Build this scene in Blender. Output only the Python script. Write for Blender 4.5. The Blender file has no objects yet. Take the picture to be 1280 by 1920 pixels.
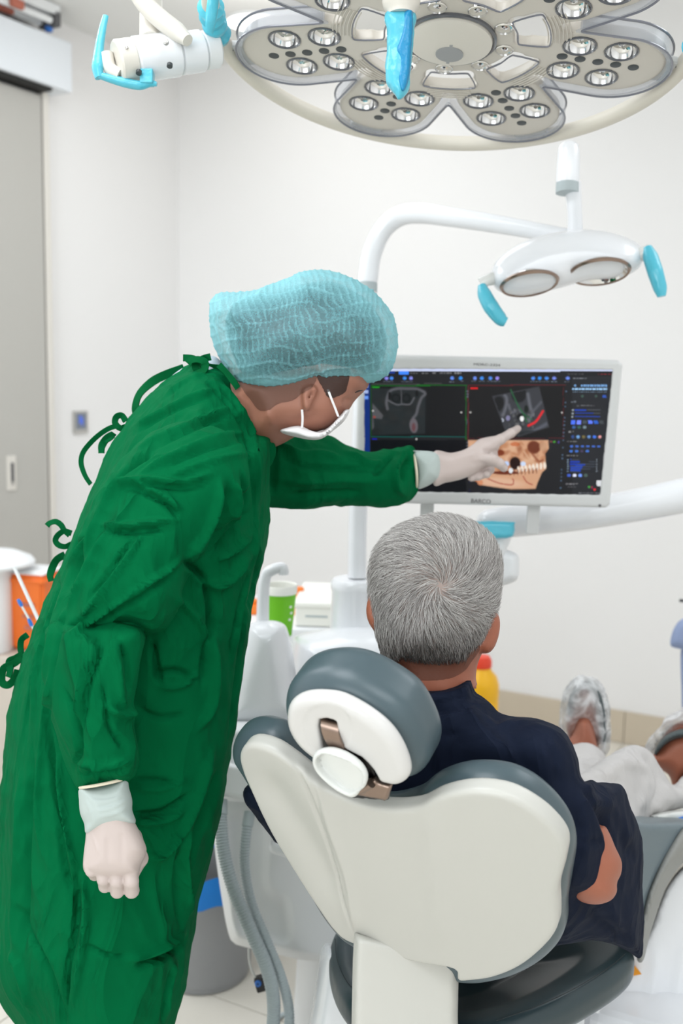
import bpy, bmesh, random, math
import numpy as np
from math import sin, cos, radians, pi, sqrt, atan2
from mathutils import Matrix, Vector

S = bpy.context.scene
COL = S.collection
random.seed(7)
RNG = np.random.default_rng(7)

# ------------------------------------------------------------------ camera
F = 1950.0                       # focal length in pixels of the 1280x1920 frame
PITCH, ROLL, EYE = radians(7.5), 0.018, 1.55
FWD = np.array([0, cos(PITCH), -sin(PITCH)])
_up, _r = np.array([0, sin(PITCH), cos(PITCH)]), np.array([1.0, 0, 0])
RIGHT = _r * cos(ROLL) + _up * sin(ROLL)
UP = _up * cos(ROLL) - _r * sin(ROLL)
EYEP = np.array([0, 0, EYE])
cam = bpy.data.cameras.new('camera')
cam.sensor_fit = 'VERTICAL'; cam.sensor_height = 36.0; cam.lens = F / 1920 * 36
cam.clip_start = 0.05
cam.dof.use_dof = True; cam.dof.focus_distance = 1.45; cam.dof.aperture_fstop = 3.8
camo = bpy.data.objects.new('camera', cam); COL.objects.link(camo)
camo.matrix_world = Matrix(((RIGHT[0], UP[0], -FWD[0], 0), (RIGHT[1], UP[1], -FWD[1], 0), (RIGHT[2], UP[2], -FWD[2], EYE), (0, 0, 0, 1)))
S.camera = camo

# ------------------------------------------------------------------ world, lights, exposure
S.view_settings.view_transform = 'Standard'; S.view_settings.look = 'None'
S.view_settings.gamma = 1.0; S.view_settings.use_curve_mapping = False
S.view_settings.exposure = 0.23
w = bpy.data.worlds.new('world'); S.world = w; w.use_nodes = True
w.node_tree.nodes['Background'].inputs[0].default_value = (0.9, 0.95, 1, 1)
w.node_tree.nodes['Background'].inputs[1].default_value = 0.3

def area(name, loc, target, sx, sy, power, color=(1, 1, 1)):
    l = bpy.data.lights.new(name, 'AREA'); l.shape = 'RECTANGLE'; l.size = sx; l.size_y = sy
    l.energy = power; l.color = color
    o = bpy.data.objects.new(name, l); COL.objects.link(o); o.location = loc
    o.rotation_euler = (Vector(target) - Vector(loc)).to_track_quat('-Z', 'Y').to_euler()
    return o
LP = 1.0
# soft fill lights added under the ceiling, no fixtures modelled
CW = (0.925, 0.965, 1.02)
area('ceiling_fill_light', (-0.35, 3.6, 3.0), (-0.35, 3.6, 0), 1.2, 1.2, 8 * LP, CW)
area('ceiling_fill_light', (-1.7, 2.6, 3.0), (-1.7, 2.6, 0), 1.2, 1.2, 22 * LP, CW)
area('ceiling_fill_light', (1.9, 2.0, 3.0), (1.9, 2.0, 0), 1.2, 1.2, 16 * LP, CW)
area('ceiling_fill_light', (-0.9, 0.9, 3.0), (-0.9, 0.9, 0), 1.2, 1.2, 22 * LP, CW)
area('ceiling_fill_light', (0.6, -0.6, 3.0), (0.6, -0.6, 0), 1.2, 1.2, 20 * LP, CW)
pl = bpy.data.lights.new('downlight_lamp', 'POINT'); pl.energy = 3.6; pl.shadow_soft_size = .1; pl.color = (1, .97, .94)
plo = bpy.data.objects.new('downlight_lamp', pl); COL.objects.link(plo); plo.location = (-0.33, 4.15, 2.88)
# fill light added behind the camera, the rear wall has no window
area('rear_fill_light', (-2.0, -2.0, 1.75), (-0.6, 0.6, 1.5), 2.2, 1.5, 47 * LP, (0.9, 0.96, 1))

# ------------------------------------------------------------------ projection helpers
def P(x, y, z):
    return EYEP + z * (FWD + RIGHT * (x - 640) / F + UP * (960 - y) / F)
def proj(p):
    d = np.asarray(p, float) - EYEP
    z = d @ FWD
    zz = np.where(z > 0.05, z, 0.05)
    return 640 + F * (d @ RIGHT) / zz, 960 - F * (d @ UP) / zz, z
def onpl(x, y, O, N):
    r = P(x, y, 1) - EYEP
    return EYEP + ((np.asarray(O) - EYEP) @ N) / (r @ N) * r
def onz(x, y, h):
    return onpl(x, y, (0, 0, h), np.array([0, 0, 1.0]))
def unit(v):
    v = np.asarray(v, float); return v / np.linalg.norm(v)

# ------------------------------------------------------------------ materials
def mat(name, color, rough=0.5, metal=0.0, bump=None, noise=None, spec=None, coat=0, emit=None, trans=0, alpha=1, sss=0, sheen=0, ior=None):
    m = bpy.data.materials.new(name); m.use_nodes = True
    nt = m.node_tree; b = nt.nodes['Principled BSDF']
    c = tuple(((v / 255) / 12.92 if v / 255 <= 0.04045 else ((v / 255 + 0.055) / 1.055) ** 2.4) for v in color) + (1,)
    b.inputs['Base Color'].default_value = c; b.inputs['Roughness'].default_value = rough
    b.inputs['Metallic'].default_value = metal
    if spec is not None: b.inputs['Specular IOR Level'].default_value = spec
    if coat: b.inputs['Coat Weight'].default_value = coat; b.inputs['Coat Roughness'].default_value = 0.08
    if trans: b.inputs['Transmission Weight'].default_value = trans
    if ior: b.inputs['IOR'].default_value = ior
    if alpha < 1: b.inputs['Alpha'].default_value = alpha
    if sheen: b.inputs['Sheen Weight'].default_value = sheen
    if sss:
        b.inputs['Subsurface Weight'].default_value = sss; b.inputs['Subsurface Scale'].default_value = 0.01
        b.inputs['Subsurface Radius'].default_value = (1, 0.4, 0.2)
    if emit: b.inputs['Emission Color'].default_value = c; b.inputs['Emission Strength'].default_value = emit
    tc = None
    if noise:      # (scale, amount) subtle tone variation
        tc = nt.nodes.new('ShaderNodeTexCoord'); n = nt.nodes.new('ShaderNodeTexNoise'); n.inputs['Scale'].default_value = noise[0]
        n.inputs['Detail'].default_value = 5
        mx = nt.nodes.new('ShaderNodeMix'); mx.data_type = 'RGBA'
        mx.inputs[6].default_value = tuple(v * (1 - noise[1]) for v in c[:3]) + (1,)
        mx.inputs[7].default_value = tuple(min(1, v * (1 + noise[1])) for v in c[:3]) + (1,)
        nt.links.new(tc.outputs['Object'], n.inputs['Vector']); nt.links.new(n.outputs['Fac'], mx.inputs[0])
        nt.links.new(mx.outputs[2], b.inputs['Base Color'])
    if bump:       # (scale, strength, distance)
        tc = tc or nt.nodes.new('ShaderNodeTexCoord'); n = nt.nodes.new('ShaderNodeTexNoise'); n.inputs['Scale'].default_value = bump[0]
        n.inputs['Detail'].default_value = 4
        bp = nt.nodes.new('ShaderNodeBump'); bp.inputs['Strength'].default_value = bump[1]; bp.inputs['Distance'].default_value = bump[2]
        nt.links.new(tc.outputs['Object'], n.inputs['Vector']); nt.links.new(n.outputs['Fac'], bp.inputs['Height'])
        nt.links.new(bp.outputs['Normal'], b.inputs['Normal'])
    return m

M = {}
M['wall'] = mat('wall_paint', (242, 241, 240), 0.75, bump=(180, 0.05, 0.002))
M['ceil'] = mat('ceiling_paint', (236, 236, 233), 0.85)
M['tile'] = mat('floor_tile', (224, 219, 208), 0.22, noise=(2.0, 0.03))
M['skirt'] = mat('skirting_tile', (205, 192, 172), 0.3, noise=(2.5, 0.03))
M['grout'] = mat('grout', (190, 184, 172), 0.8)
M['door'] = mat('door_laminate', (188, 186, 180), 0.5)
M['trimw'] = mat('trim_white', (226, 222, 214), 0.45)
M['seal'] = mat('door_seal', (120, 116, 108), 0.6)
M['boxw'] = mat('operator_box', (232, 237, 242), 0.4)
M['dark'] = mat('dark_gap', (28, 28, 26), 0.7)
M['steel'] = mat('steel', (190, 188, 184), 0.3, 0.9)
M['white'] = mat('gloss_white_plastic', (238, 240, 243), 0.22, coat=0.3)
M['whitem'] = mat('matt_white_plastic', (238, 240, 241), 0.42)
M['shell'] = mat('chair_shell', (199, 198, 191), 0.36, bump=(900, 0.04, 0.0005))
M['hshell'] = mat('headrest_shell', (218, 216, 213), 0.24, coat=0.4)
M['grey'] = mat('grey_leatherette', (74, 90, 96), 0.34, bump=(600, 0.12, 0.0004))
M['greyd'] = mat('dark_grey_leatherette', (50, 66, 71), 0.3, bump=(600, 0.12, 0.0004))
M['stitch'] = mat('stitching', (38, 48, 52), 0.7)
M['bronze'] = mat('bronze_metal', (150, 130, 118), 0.3, 0.95)
M['black'] = mat('black_plastic', (18, 19, 22), 0.4)
M['green'] = mat('green_cloth', (0, 98, 56), 0.86, spec=0.05)
M['greent'] = mat('green_tape', (0, 88, 46), 0.82, spec=0.08)
M['scrub'] = mat('grey_scrub', (186, 196, 204), 0.85)
M['skin'] = mat('skin_tan', (162, 110, 90), 0.5, noise=(35, 0.05), bump=(500, 0.12, 0.0006))
M['skin2'] = mat('skin_brown', (164, 98, 74), 0.5, noise=(40, 0.07), bump=(450, 0.2, 0.0008))
M['scalp'] = mat('scalp', (160, 128, 115), 0.6, noise=(60, 0.1))
M['glove'] = mat('latex_glove', (204, 189, 183), 0.42, bump=(60, 0.1, 0.001))
M['cuff'] = mat('glove_cuff', (188, 200, 196), 0.5, bump=(90, 0.25, 0.001))
M['roll'] = mat('glove_rim', (240, 228, 204), 0.5)
M['mask'] = mat('paper_mask', (236, 234, 234), 0.8, bump=(300, 0.1, 0.0005))
M['hairb'] = mat('black_hair', (38, 32, 32), 0.45)
M['fuzz'] = mat('short_dark_hair', (34, 28, 28), 0.7, alpha=.34)
M['temple'] = mat('temple_hair', (34, 28, 28), 0.7, alpha=.66)
M['navy'] = mat('navy_cloth', (19, 27, 45), 0.8, spec=0.14)
M['khaki'] = mat('pale_grey_trousers', (205, 202, 200), 0.88, noise=(500, 0.05), bump=(900, 0.2, 0.0006))
M['slate'] = mat('slate_strap', (70, 82, 84), 0.6)
M['blueglow'] = mat('blue_film', (84, 192, 214), 0.28, bump=(55, 0.6, 0.004), coat=0.3)
M['bluedeep'] = mat('blue_film_fold', (20, 140, 190), 0.3, bump=(70, 0.6, 0.004))
M['lampbody'] = mat('lamp_body', (212, 206, 196), 0.35)
M['lampwhite'] = mat('lamp_white', (226, 221, 211), 0.4)
M['ringcream'] = mat('ring_cream', (222, 216, 203), 0.45)
M['chrome'] = mat('mirror_reflector', (225, 225, 225), 0.07, 1.0)
M['clear'] = mat('clear_plastic', (190, 194, 202), 0.08, alpha=.32)
M['rimgrey'] = mat('dark_rim', (96, 98, 104), 0.25, coat=0.5)
M['hole'] = mat('lens_hole', (60, 66, 68), 0.4)
M['bin'] = mat('grey_bin', (142, 143, 144), 0.55)
M['bluebag'] = mat('blue_bag', (0, 120, 205), 0.4, bump=(60, 0.5, 0.003))
M['orange'] = mat('orange_plastic', (240, 118, 40), 0.4)
M['orangeb'] = mat('orange_bottle', (248, 130, 40), 0.4)
M['yellow'] = mat('yellow_plastic', (250, 188, 20), 0.35)
M['red'] = mat('red_lid', (238, 70, 40), 0.4)
M['lime'] = mat('lime_paper_cup', (112, 196, 20), 0.5)
M['cupin'] = mat('cup_inside', (244, 244, 236), 0.6)
M['hose'] = mat('grey_hose', (176, 187, 189), 0.5)
M['bluew'] = mat('blue_plastic', (50, 120, 210), 0.35)
M['bluecloth'] = mat('blue_cloth', (150, 165, 200), 0.8)
M['print'] = mat('dark_print', (92, 92, 94), 0.6)
M['amber'] = mat('amber_label', (230, 150, 20), 0.5)
M['monitor'] = mat('monitor_white', (212, 213, 212), 0.4)
M['milky'] = mat('milky_plastic', (228, 230, 226), 0.25, coat=0.4)
M['lightcover'] = mat('lit_diffuser', (255, 250, 242), 0.5, emit=3.0)
M['redmark'] = mat('red_mark', (190, 110, 90), 0.6)

def crumple(m, sc, dist, stretch=(1, 1, .45), fine=1400):
    nt = m.node_tree; b = nt.nodes['Principled BSDF']; tc = nt.nodes.new('ShaderNodeTexCoord'); mp = nt.nodes.new('ShaderNodeMapping')
    mp.inputs['Scale'].default_value = stretch; mp.inputs['Rotation'].default_value = (0, .5, 0)
    n = nt.nodes.new('ShaderNodeTexNoise'); n.noise_type = 'RIDGED_MULTIFRACTAL'; n.inputs['Scale'].default_value = sc; n.inputs['Detail'].default_value = 3; n.inputs['Offset'].default_value = 0.9; n.inputs['Gain'].default_value = 1.6; n.inputs['Distortion'].default_value = .6
    nt.links.new(tc.outputs['Object'], mp.inputs[0]); nt.links.new(mp.outputs[0], n.inputs['Vector'])
    b1 = nt.nodes.new('ShaderNodeBump'); b1.inputs['Distance'].default_value = dist; b1.inputs['Strength'].default_value = 1.0
    n2 = nt.nodes.new('ShaderNodeTexNoise'); n2.inputs['Scale'].default_value = fine; nt.links.new(tc.outputs['Object'], n2.inputs['Vector'])
    b2 = nt.nodes.new('ShaderNodeBump'); b2.inputs['Distance'].default_value = .0004; b2.inputs['Strength'].default_value = .3
    nt.links.new(n.outputs[0], b1.inputs['Height']); nt.links.new(b1.outputs[0], b2.inputs['Normal']); nt.links.new(n2.outputs[0], b2.inputs['Height']); nt.links.new(b2.outputs[0], b.inputs['Normal'])
crumple(M['green'], 7.0, .012)
crumple(M['navy'], 8, .010)
crumple(M['khaki'], 8, .006)

def shoecover():
    m = bpy.data.materials.new('shoe_cover_film'); m.use_nodes = True; nt = m.node_tree
    b = nt.nodes['Principled BSDF']; b.inputs['Base Color'].default_value = (0.86, 0.87, 0.88, 1); b.inputs['Roughness'].default_value = 0.5
    tc = nt.nodes.new('ShaderNodeTexCoord'); n = nt.nodes.new('ShaderNodeTexNoise'); n.inputs['Scale'].default_value = 28; n.inputs['Distortion'].default_value = 1.2
    r = nt.nodes.new('ShaderNodeMapRange'); r.inputs['From Min'].default_value = .4; r.inputs['From Max'].default_value = .62; r.inputs['To Min'].default_value = .30; r.inputs['To Max'].default_value = .78
    nt.links.new(tc.outputs['Object'], n.inputs[0]); nt.links.new(n.outputs[0], r.inputs[0]); nt.links.new(r.outputs[0], b.inputs['Alpha'])
    bp = nt.nodes.new('ShaderNodeBump'); bp.inputs['Distance'].default_value = .004; nt.links.new(n.outputs[0], bp.inputs['Height']); nt.links.new(bp.outputs[0], b.inputs['Normal'])
    return m
M['shoecover'] = shoecover()

def capmat():
    m = bpy.data.materials.new('bouffant_fabric'); m.use_nodes = True; nt = m.node_tree
    b = nt.nodes['Principled BSDF']; b.inputs['Base Color'].default_value = (0.25, 0.55, 0.60, 1); b.inputs['Roughness'].default_value = 0.85
    b.inputs['Specular IOR Level'].default_value = 0.1
    at = nt.nodes.new('ShaderNodeAttribute'); at.attribute_name = 'weave'
    nt.links.new(at.outputs['Fac'], b.inputs['Alpha'])
    tc = nt.nodes.new('ShaderNodeTexCoord'); n = nt.nodes.new('ShaderNodeTexNoise'); n.inputs['Scale'].default_value = 380
    ad = nt.nodes.new('ShaderNodeMath'); ad.operation = 'MULTIPLY_ADD'; ad.inputs[1].default_value = 0.5
    sb = nt.nodes.new('ShaderNodeMath'); sb.operation = 'SUBTRACT'; sb.inputs[1].default_value = 0.25
    nt.links.new(tc.outputs['Object'], n.inputs[0]); nt.links.new(n.outputs[0], ad.inputs[0]); nt.links.new(at.outputs['Fac'], ad.inputs[2])
    nt.links.new(ad.outputs[0], sb.inputs[0]); sb.use_clamp = True; nt.links.new(sb.outputs[0], b.inputs['Alpha'])
    return m
M['cap'] = capmat()

def screenmat():
    m = bpy.data.materials.new('screen_glow'); m.use_nodes = True; nt = m.node_tree
    b = nt.nodes['Principled BSDF']; b.inputs['Base Color'].default_value = (0.004, 0.004, 0.005, 1); b.inputs['Roughness'].default_value = 0.4; b.inputs['Specular IOR Level'].default_value = 0.2
    at = nt.nodes.new('ShaderNodeAttribute'); at.attribute_name = 'pix'
    nt.links.new(at.outputs['Color'], b.inputs['Emission Color']); b.inputs['Emission Strength'].default_value = 1.0
    return m
M['screen'] = screenmat()

# ------------------------------------------------------------------ objects
ORG = {}
def T(name, label, cat, loc, group=None):
    o = bpy.data.objects.new(name, None); COL.objects.link(o); o.location = tuple(float(v) for v in loc)
    o.empty_display_size = 0.05
    o['label'] = label; o['category'] = cat
    if group: o['group'] = group
    ORG[o.name] = np.array(o.location)
    return o
def O(name, v, f, m, parent=None, smooth=True, label=None, org=None):
    v = np.asarray(v, float)
    me = bpy.data.meshes.new(name)
    base = ORG[parent.name] if parent is not None else (np.zeros(3) if org is None else np.asarray(org, float))
    me.from_pydata((v - base).tolist(), [], f if isinstance(f, list) else f.tolist())
    me.materials.append(M[m] if isinstance(m, str) else m)
    if smooth: me.polygons.foreach_set('use_smooth', [True] * len(me.polygons))
    me.update()
    o = bpy.data.objects.new(name, me); COL.objects.link(o)
    if parent is not None: o.parent = parent
    else: o.location = base
    ORG[o.name] = base
    if label: o['label'] = label
    return o
def tag(o, label, cat, group=None):
    o['label'] = label; o['category'] = cat
    if group: o['group'] = group
    return o
def struct(o):
    o['kind'] = 'structure'; return o

class MB:
    """collects primitive shapes into one mesh"""
    def __init__(s): s.v = []; s.f = []
    def add(s, v, f):
        n = len(s.v); s.v += [tuple(p) for p in v]; s.f += [tuple(i + n for i in q) for q in f]; return s
    def box(s, c, ax, half, bev=0.0):
        """oriented box with bevelled edges; ax = three unit axes"""
        c = np.asarray(c, float); bm = bmesh.new(); bmesh.ops.create_cube(bm, size=2)
        for q in bm.verts: q.co = Vector((q.co.x * half[0], q.co.y * half[1], q.co.z * half[2]))
        if bev: bmesh.ops.bevel(bm, geom=bm.edges[:], offset=bev, segments=3, affect='EDGES', profile=0.5)
        bm.verts.index_update()
        v = [c + ax[0] * q.co.x + ax[1] * q.co.y + ax[2] * q.co.z for q in bm.verts]
        f = [[q.index for q in t.verts] for t in bm.faces]
        if np.dot(np.cross(ax[0], ax[1]), ax[2]) < 0: f = [t[::-1] for t in f]
        bm.free(); return s.add(v, f)
    def tube(s, pts, rad, n=14, cap=True, sub=0, squash=None):
        pts = np.asarray(pts, float); rad = np.broadcast_to(np.asarray(rad, float), (len(pts),)).copy()
        if sub: pts, rad = cr(pts, sub, rad)
        k = len(pts); tg = np.gradient(pts, axis=0); tg /= np.linalg.norm(tg, axis=1)[:, None] + 1e-12
        a = np.cross(tg[0], [0.3, 0.2, 1.0]); a /= np.linalg.norm(a)
        v = []
        for i in range(k):
            a = a - tg[i] * (a @ tg[i]); a /= np.linalg.norm(a); b = np.cross(tg[i], a)
            for j in range(n):
                t = 2 * pi * j / n
                d = a * cos(t) + b * sin(t) * (squash or 1)
                v.append(pts[i] + d * rad[i])
        f = [(i * n + j, i * n + (j + 1) % n, (i + 1) * n + (j + 1) % n, (i + 1) * n + j) for i in range(k - 1) for j in range(n)]
        if cap: f += [tuple(range(n))[::-1], tuple((k - 1) * n + j for j in range(n))]
        return s.add(v, f)
    def lathe(s, c, axis, prof, n=32, u=None, capends=True):
        axis = unit(axis); u = np.cross(axis, [0.31, 0.9, 0.2]) if u is None else np.asarray(u, float)
        u = unit(u - axis * (u @ axis)); b = np.cross(axis, u); c = np.asarray(c, float)
        v = [c + axis * h + (u * cos(2 * pi * j / n) + b * sin(2 * pi * j / n)) * r for r, h in prof for j in range(n)]
        k = len(prof)
        f = [(i * n + j, i * n + (j + 1) % n, (i + 1) * n + (j + 1) % n, (i + 1) * n + j) for i in range(k - 1) for j in range(n)]
        if capends: f += [tuple(range(n))[::-1], tuple((k - 1) * n + j for j in range(n))]
        return s.add(v, f)
    def ribbon(s, pts, wid, side, th=0.0008, sub=4):
        pts = np.asarray(pts, float)
        if sub: pts, _ = cr(pts, sub)
        k = len(pts)
        if isinstance(side, str):      # broad side turned along the path
            tg = np.gradient(pts, axis=0); tg /= np.linalg.norm(tg, axis=1)[:, None] + 1e-9
            side = np.cross(tg, FWD) * .9 + FWD * np.sin(np.linspace(0, 5, k))[:, None] * .55 + RIGHT * .05
            side = side - tg * (side * tg).sum(1)[:, None]
        side = np.asarray(side, float)
        sd = np.array([unit(side)] * k) if side.ndim == 1 else np.array([unit(side[min(len(side) - 1, int(i / k * len(side)))]) for i in range(k)])
        tg = np.gradient(pts, axis=0); nn = np.cross(tg, sd); nn /= np.linalg.norm(nn, axis=1)[:, None] + 1e-9
        v = []
        for i in range(k):
            for a, b in ((1, 1), (-1, 1), (-1, -1), (1, -1)):
                v.append(pts[i] + sd[i] * a * wid / 2 + nn[i] * b * th)
        f = [(i * 4 + j, i * 4 + (j + 1) % 4, i * 4 + 4 + (j + 1) % 4, i * 4 + 4 + j) for i in range(k - 1) for j in range(4)]
        f += [(3, 2, 1, 0), tuple((k - 1) * 4 + j for j in range(4))]
        return s.add(v, f)
    def done(s, name, m, parent=None, smooth=True, label=None, org=None, sharp=True):
        o = O(name, s.v, s.f, m, parent, smooth, label, org)
        if smooth and sharp:
            o.data.set_sharp_from_angle(angle=radians(42))
        return o

def cr(pts, sub, rad=None):
    """Catmull-Rom through points"""
    pts = np.asarray(pts, float); n = len(pts); q = np.vstack([2 * pts[0] - pts[1], pts, 2 * pts[-1] - pts[-2]])
    out = []; ro = []
    for i in range(n - 1):
        a, b, c, d = q[i:i + 4]
        for k in range(sub):
            t = k / sub
            out.append(0.5 * (2 * b + (c - a) * t + (2 * a - 5 * b + 4 * c - d) * t * t + (3 * b - a - 3 * c + d) * t ** 3))
            if rad is not None: ro.append(rad[i] * (1 - t) + rad[i + 1] * t)
    out.append(pts[-1])
    if rad is not None: ro.append(rad[-1])
    return np.array(out), (np.array(ro) if rad is not None else None)
def closed(pts, sub=5):
    """closed Catmull-Rom outline"""
    pts = np.asarray(pts, float); n = len(pts); out = []
    for i in range(n):
        a, b, c, d = pts[i - 1], pts[i], pts[(i + 1) % n], pts[(i + 2) % n]
        for k in range(sub):
            t = k / sub
            out.append(0.5 * (2 * b + (c - a) * t + (2 * a - 5 * b + 4 * c - d) * t * t + (3 * b - a - 3 * c + d) * t ** 3))
    return np.array(out)

# ------------------------------------------------------------------ signed-distance modelling
def polysdf(poly, x, y):
    x = x.ravel(); y = y.ravel(); d = np.full(x.shape, 1e9); ins = np.zeros(x.shape, bool)
    n = len(poly)
    for i in range(n):
        ax, ay = poly[i]; bx, by = poly[(i + 1) % n]
        ex, ey = bx - ax, by - ay; L = ex * ex + ey * ey + 1e-12
        t = np.clip(((x - ax) * ex + (y - ay) * ey) / L, 0, 1)
        d = np.minimum(d, (x - ax - t * ex) ** 2 + (y - ay - t * ey) ** 2)
        c = (ay > y) != (by > y)
        if abs(ey) > 1e-12: ins ^= c & (x < ax + (y - ay) / ey * ex)
    return np.where(ins, -1, 1) * np.sqrt(d)
class Poly2:
    """outline whose distance field is cached on a grid"""
    def __init__(s, pts, step, margin, smooth=5):
        p = closed(pts, smooth) if smooth else np.asarray(pts, float)
        s.lo = p.min(0) - margin; hi = p.max(0) + margin; s.st = step
        s.n = np.maximum(((hi - s.lo) / step).astype(int) + 2, 3)
        X, Y = np.meshgrid(s.lo[0] + step * np.arange(s.n[0]), s.lo[1] + step * np.arange(s.n[1]), indexing='ij')
        s.g = polysdf(p, X, Y).reshape(X.shape); s.p = p
    def __call__(s, x, y):
        fx = (x - s.lo[0]) / s.st; fy = (y - s.lo[1]) / s.st
        cx = np.clip(fx, 0, s.n[0] - 1.001); cy = np.clip(fy, 0, s.n[1] - 1.001)
        i = cx.astype(int); j = cy.astype(int); a = cx - i; b = cy - j; g = s.g
        v = g[i, j] * (1 - a) * (1 - b) + g[i + 1, j] * a * (1 - b) + g[i, j + 1] * (1 - a) * b + g[i + 1, j + 1] * a * b
        return v + np.hypot(fx - cx, fy - cy) * s.st
def smin(a, b, k):
    h = np.clip(0.5 + 0.5 * (b - a) / k, 0, 1); return b * (1 - h) + a * h - k * h * (1 - h)
def smax(a, b, k): return -smin(-a, -b, k)
def cone(p, a, b, r1, r2):
    a = np.asarray(a, float); b = np.asarray(b, float); e = b - a
    t = np.clip((p - a) @ e / (e @ e + 1e-12), 0, 1)
    return np.linalg.norm(p - a - t[:, None] * e, axis=1) - (r1 + (r2 - r1) * t)
def chain(p, pts, rad, k=0.01):
    d = None
    for i in range(len(pts) - 1):
        c = cone(p, pts[i], pts[i + 1], rad[i], rad[i + 1]); d = c if d is None else smin(d, c, k)
    return d
def ell(p, c, r, ax=None):
    q = p - np.asarray(c)
    if ax is not None: q = np.stack([q @ a for a in ax], 1)
    r = np.asarray(r, float); k0 = np.linalg.norm(q / r, axis=1); k1 = np.linalg.norm(q / r ** 2, axis=1)
    return k0 * (k0 - 1) / (k1 + 1e-9)
class Infl:
    """rounded solid of real depth: outline (as seen at depth zc) with half thickness hd and rounding radius R (m)"""
    def __init__(s, pts, zc, hd, R, smooth=5, step=2.0):
        s.z = zc; s.hd = hd; s.R = R
        s.p2 = Poly2(pts, step, 60, smooth)
    def __call__(s, p):
        x, y, z = proj(p)
        zc = s.z(x, y) if callable(s.z) else s.z
        hd = s.hd(x, y) if callable(s.hd) else s.hd
        d = s.p2(x, y) * zc / F
        u = np.clip(1 + d / s.R, 0, None); q = (z - zc) / hd
        return (np.sqrt(u * u + q * q) - 1) * np.minimum(s.R, hd)
def nets(f, lo, hi, h, newton=2):
    """surface nets with a coarse pre-pass"""
    lo = np.asarray(lo, float); hi = np.asarray(hi, float)
    n = np.ceil((hi - lo) / h).astype(int) + 1
    B = 4
    nb = (n + B - 1) // B + 1
    ii = np.stack(np.meshgrid(*[np.arange(k) for k in nb], indexing='ij'), -1).reshape(-1, 3)
    cen = lo + (ii * B + (B - 1) / 2) * h
    fc = np.concatenate([f(c) for c in np.array_split(cen, max(1, len(cen) // 200000))])
    act = np.abs(fc) < h * B * 1.9
    G = np.repeat(np.repeat(np.repeat(fc.reshape(nb), B, 0), B, 1), B, 2)[:n[0], :n[1], :n[2]].copy()
    A = np.repeat(np.repeat(np.repeat(act.reshape(nb), B, 0), B, 1), B, 2)[:n[0], :n[1], :n[2]]
    idx = np.argwhere(A)
    if len(idx):
        vals = np.concatenate([f(lo + c * h) for c in np.array_split(idx, max(1, len(idx) // 300000))])
        G[idx[:, 0], idx[:, 1], idx[:, 2]] = vals
    sg = G < 0
    cs = [sg[a:n[0] - 1 + a, b:n[1] - 1 + b, c:n[2] - 1 + c] for a in (0, 1) for b in (0, 1) for c in (0, 1)]
    cnt = sum(c.astype(np.int8) for c in cs); cell = (cnt > 0) & (cnt < 8)
    ci = np.argwhere(cell); vid = np.full(cell.shape, -1, np.int64); vid[cell] = np.arange(len(ci))
    acc = np.zeros((len(ci), 3)); w = np.zeros(len(ci))
    cor = {(a, b, c): G[ci[:, 0] + a, ci[:, 1] + b, ci[:, 2] + c] for a in (0, 1) for b in (0, 1) for c in (0, 1)}
    for k0, g0 in cor.items():
        for ax in range(3):
            if k0[ax]: continue
            k1 = list(k0); k1[ax] = 1; g1 = cor[tuple(k1)]
            m = (g0 < 0) != (g1 < 0); t = np.where(m, g0 / np.where(m, g0 - g1, 1), 0)
            q = np.array(k0, float)[None] + np.eye(3)[ax] * t[:, None]
            acc += q * m[:, None]; w += m
    v = lo + (ci + acc / np.maximum(w, 1)[:, None]) * h
    faces = []
    for ax in range(3):
        u1, u2 = (ax + 1) % 3, (ax + 2) % 3
        sl0 = [slice(None)] * 3; sl1 = [slice(None)] * 3
        sl0[ax] = slice(0, n[ax] - 1); sl1[ax] = slice(1, n[ax])
        a = sg[tuple(sl0)]; b = sg[tuple(sl1)]
        e = np.argwhere(a != b)
        e = e[(e[:, u1] > 0) & (e[:, u2] > 0) & (e[:, u1] < n[u1] - 1) & (e[:, u2] < n[u2] - 1)]
        if not len(e): continue
        flip = b[e[:, 0], e[:, 1], e[:, 2]]
        def g(d1, d2):
            q = e.copy(); q[:, u1] += d1; q[:, u2] += d2; return vid[q[:, 0], q[:, 1], q[:, 2]]
        Q = np.stack([g(-1, -1), g(0, -1), g(0, 0), g(-1, 0)], 1)
        Q[flip] = Q[flip][:, ::-1]
        faces.append(Q)
    Q = np.concatenate(faces); Q = Q[(Q >= 0).all(1)]
    for _ in range(newton):
        g, gv = grad(f, v, h)
        st = gv / np.maximum((g * g).sum(1), 0.05)
        v = v - g * np.clip(st, -h * .7, h * .7)[:, None] * 0.9
    return v, Q
def grad(f, v, h):
    e = h * 0.35; f0 = f(v)
    g = np.stack([(f(v + np.eye(3)[a] * e) - f(v - np.eye(3)[a] * e)) / (2 * e) for a in range(3)], 1)
    return g, f0
def vnormals(v, Q):
    n = np.zeros_like(v); a, b, c, d = (v[Q[:, i]] for i in range(4))
    fn = np.cross(c - a, d - b)
    for i in range(4): np.add.at(n, Q[:, i], fn)
    return n / (np.linalg.norm(n, axis=1)[:, None] + 1e-12)
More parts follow.
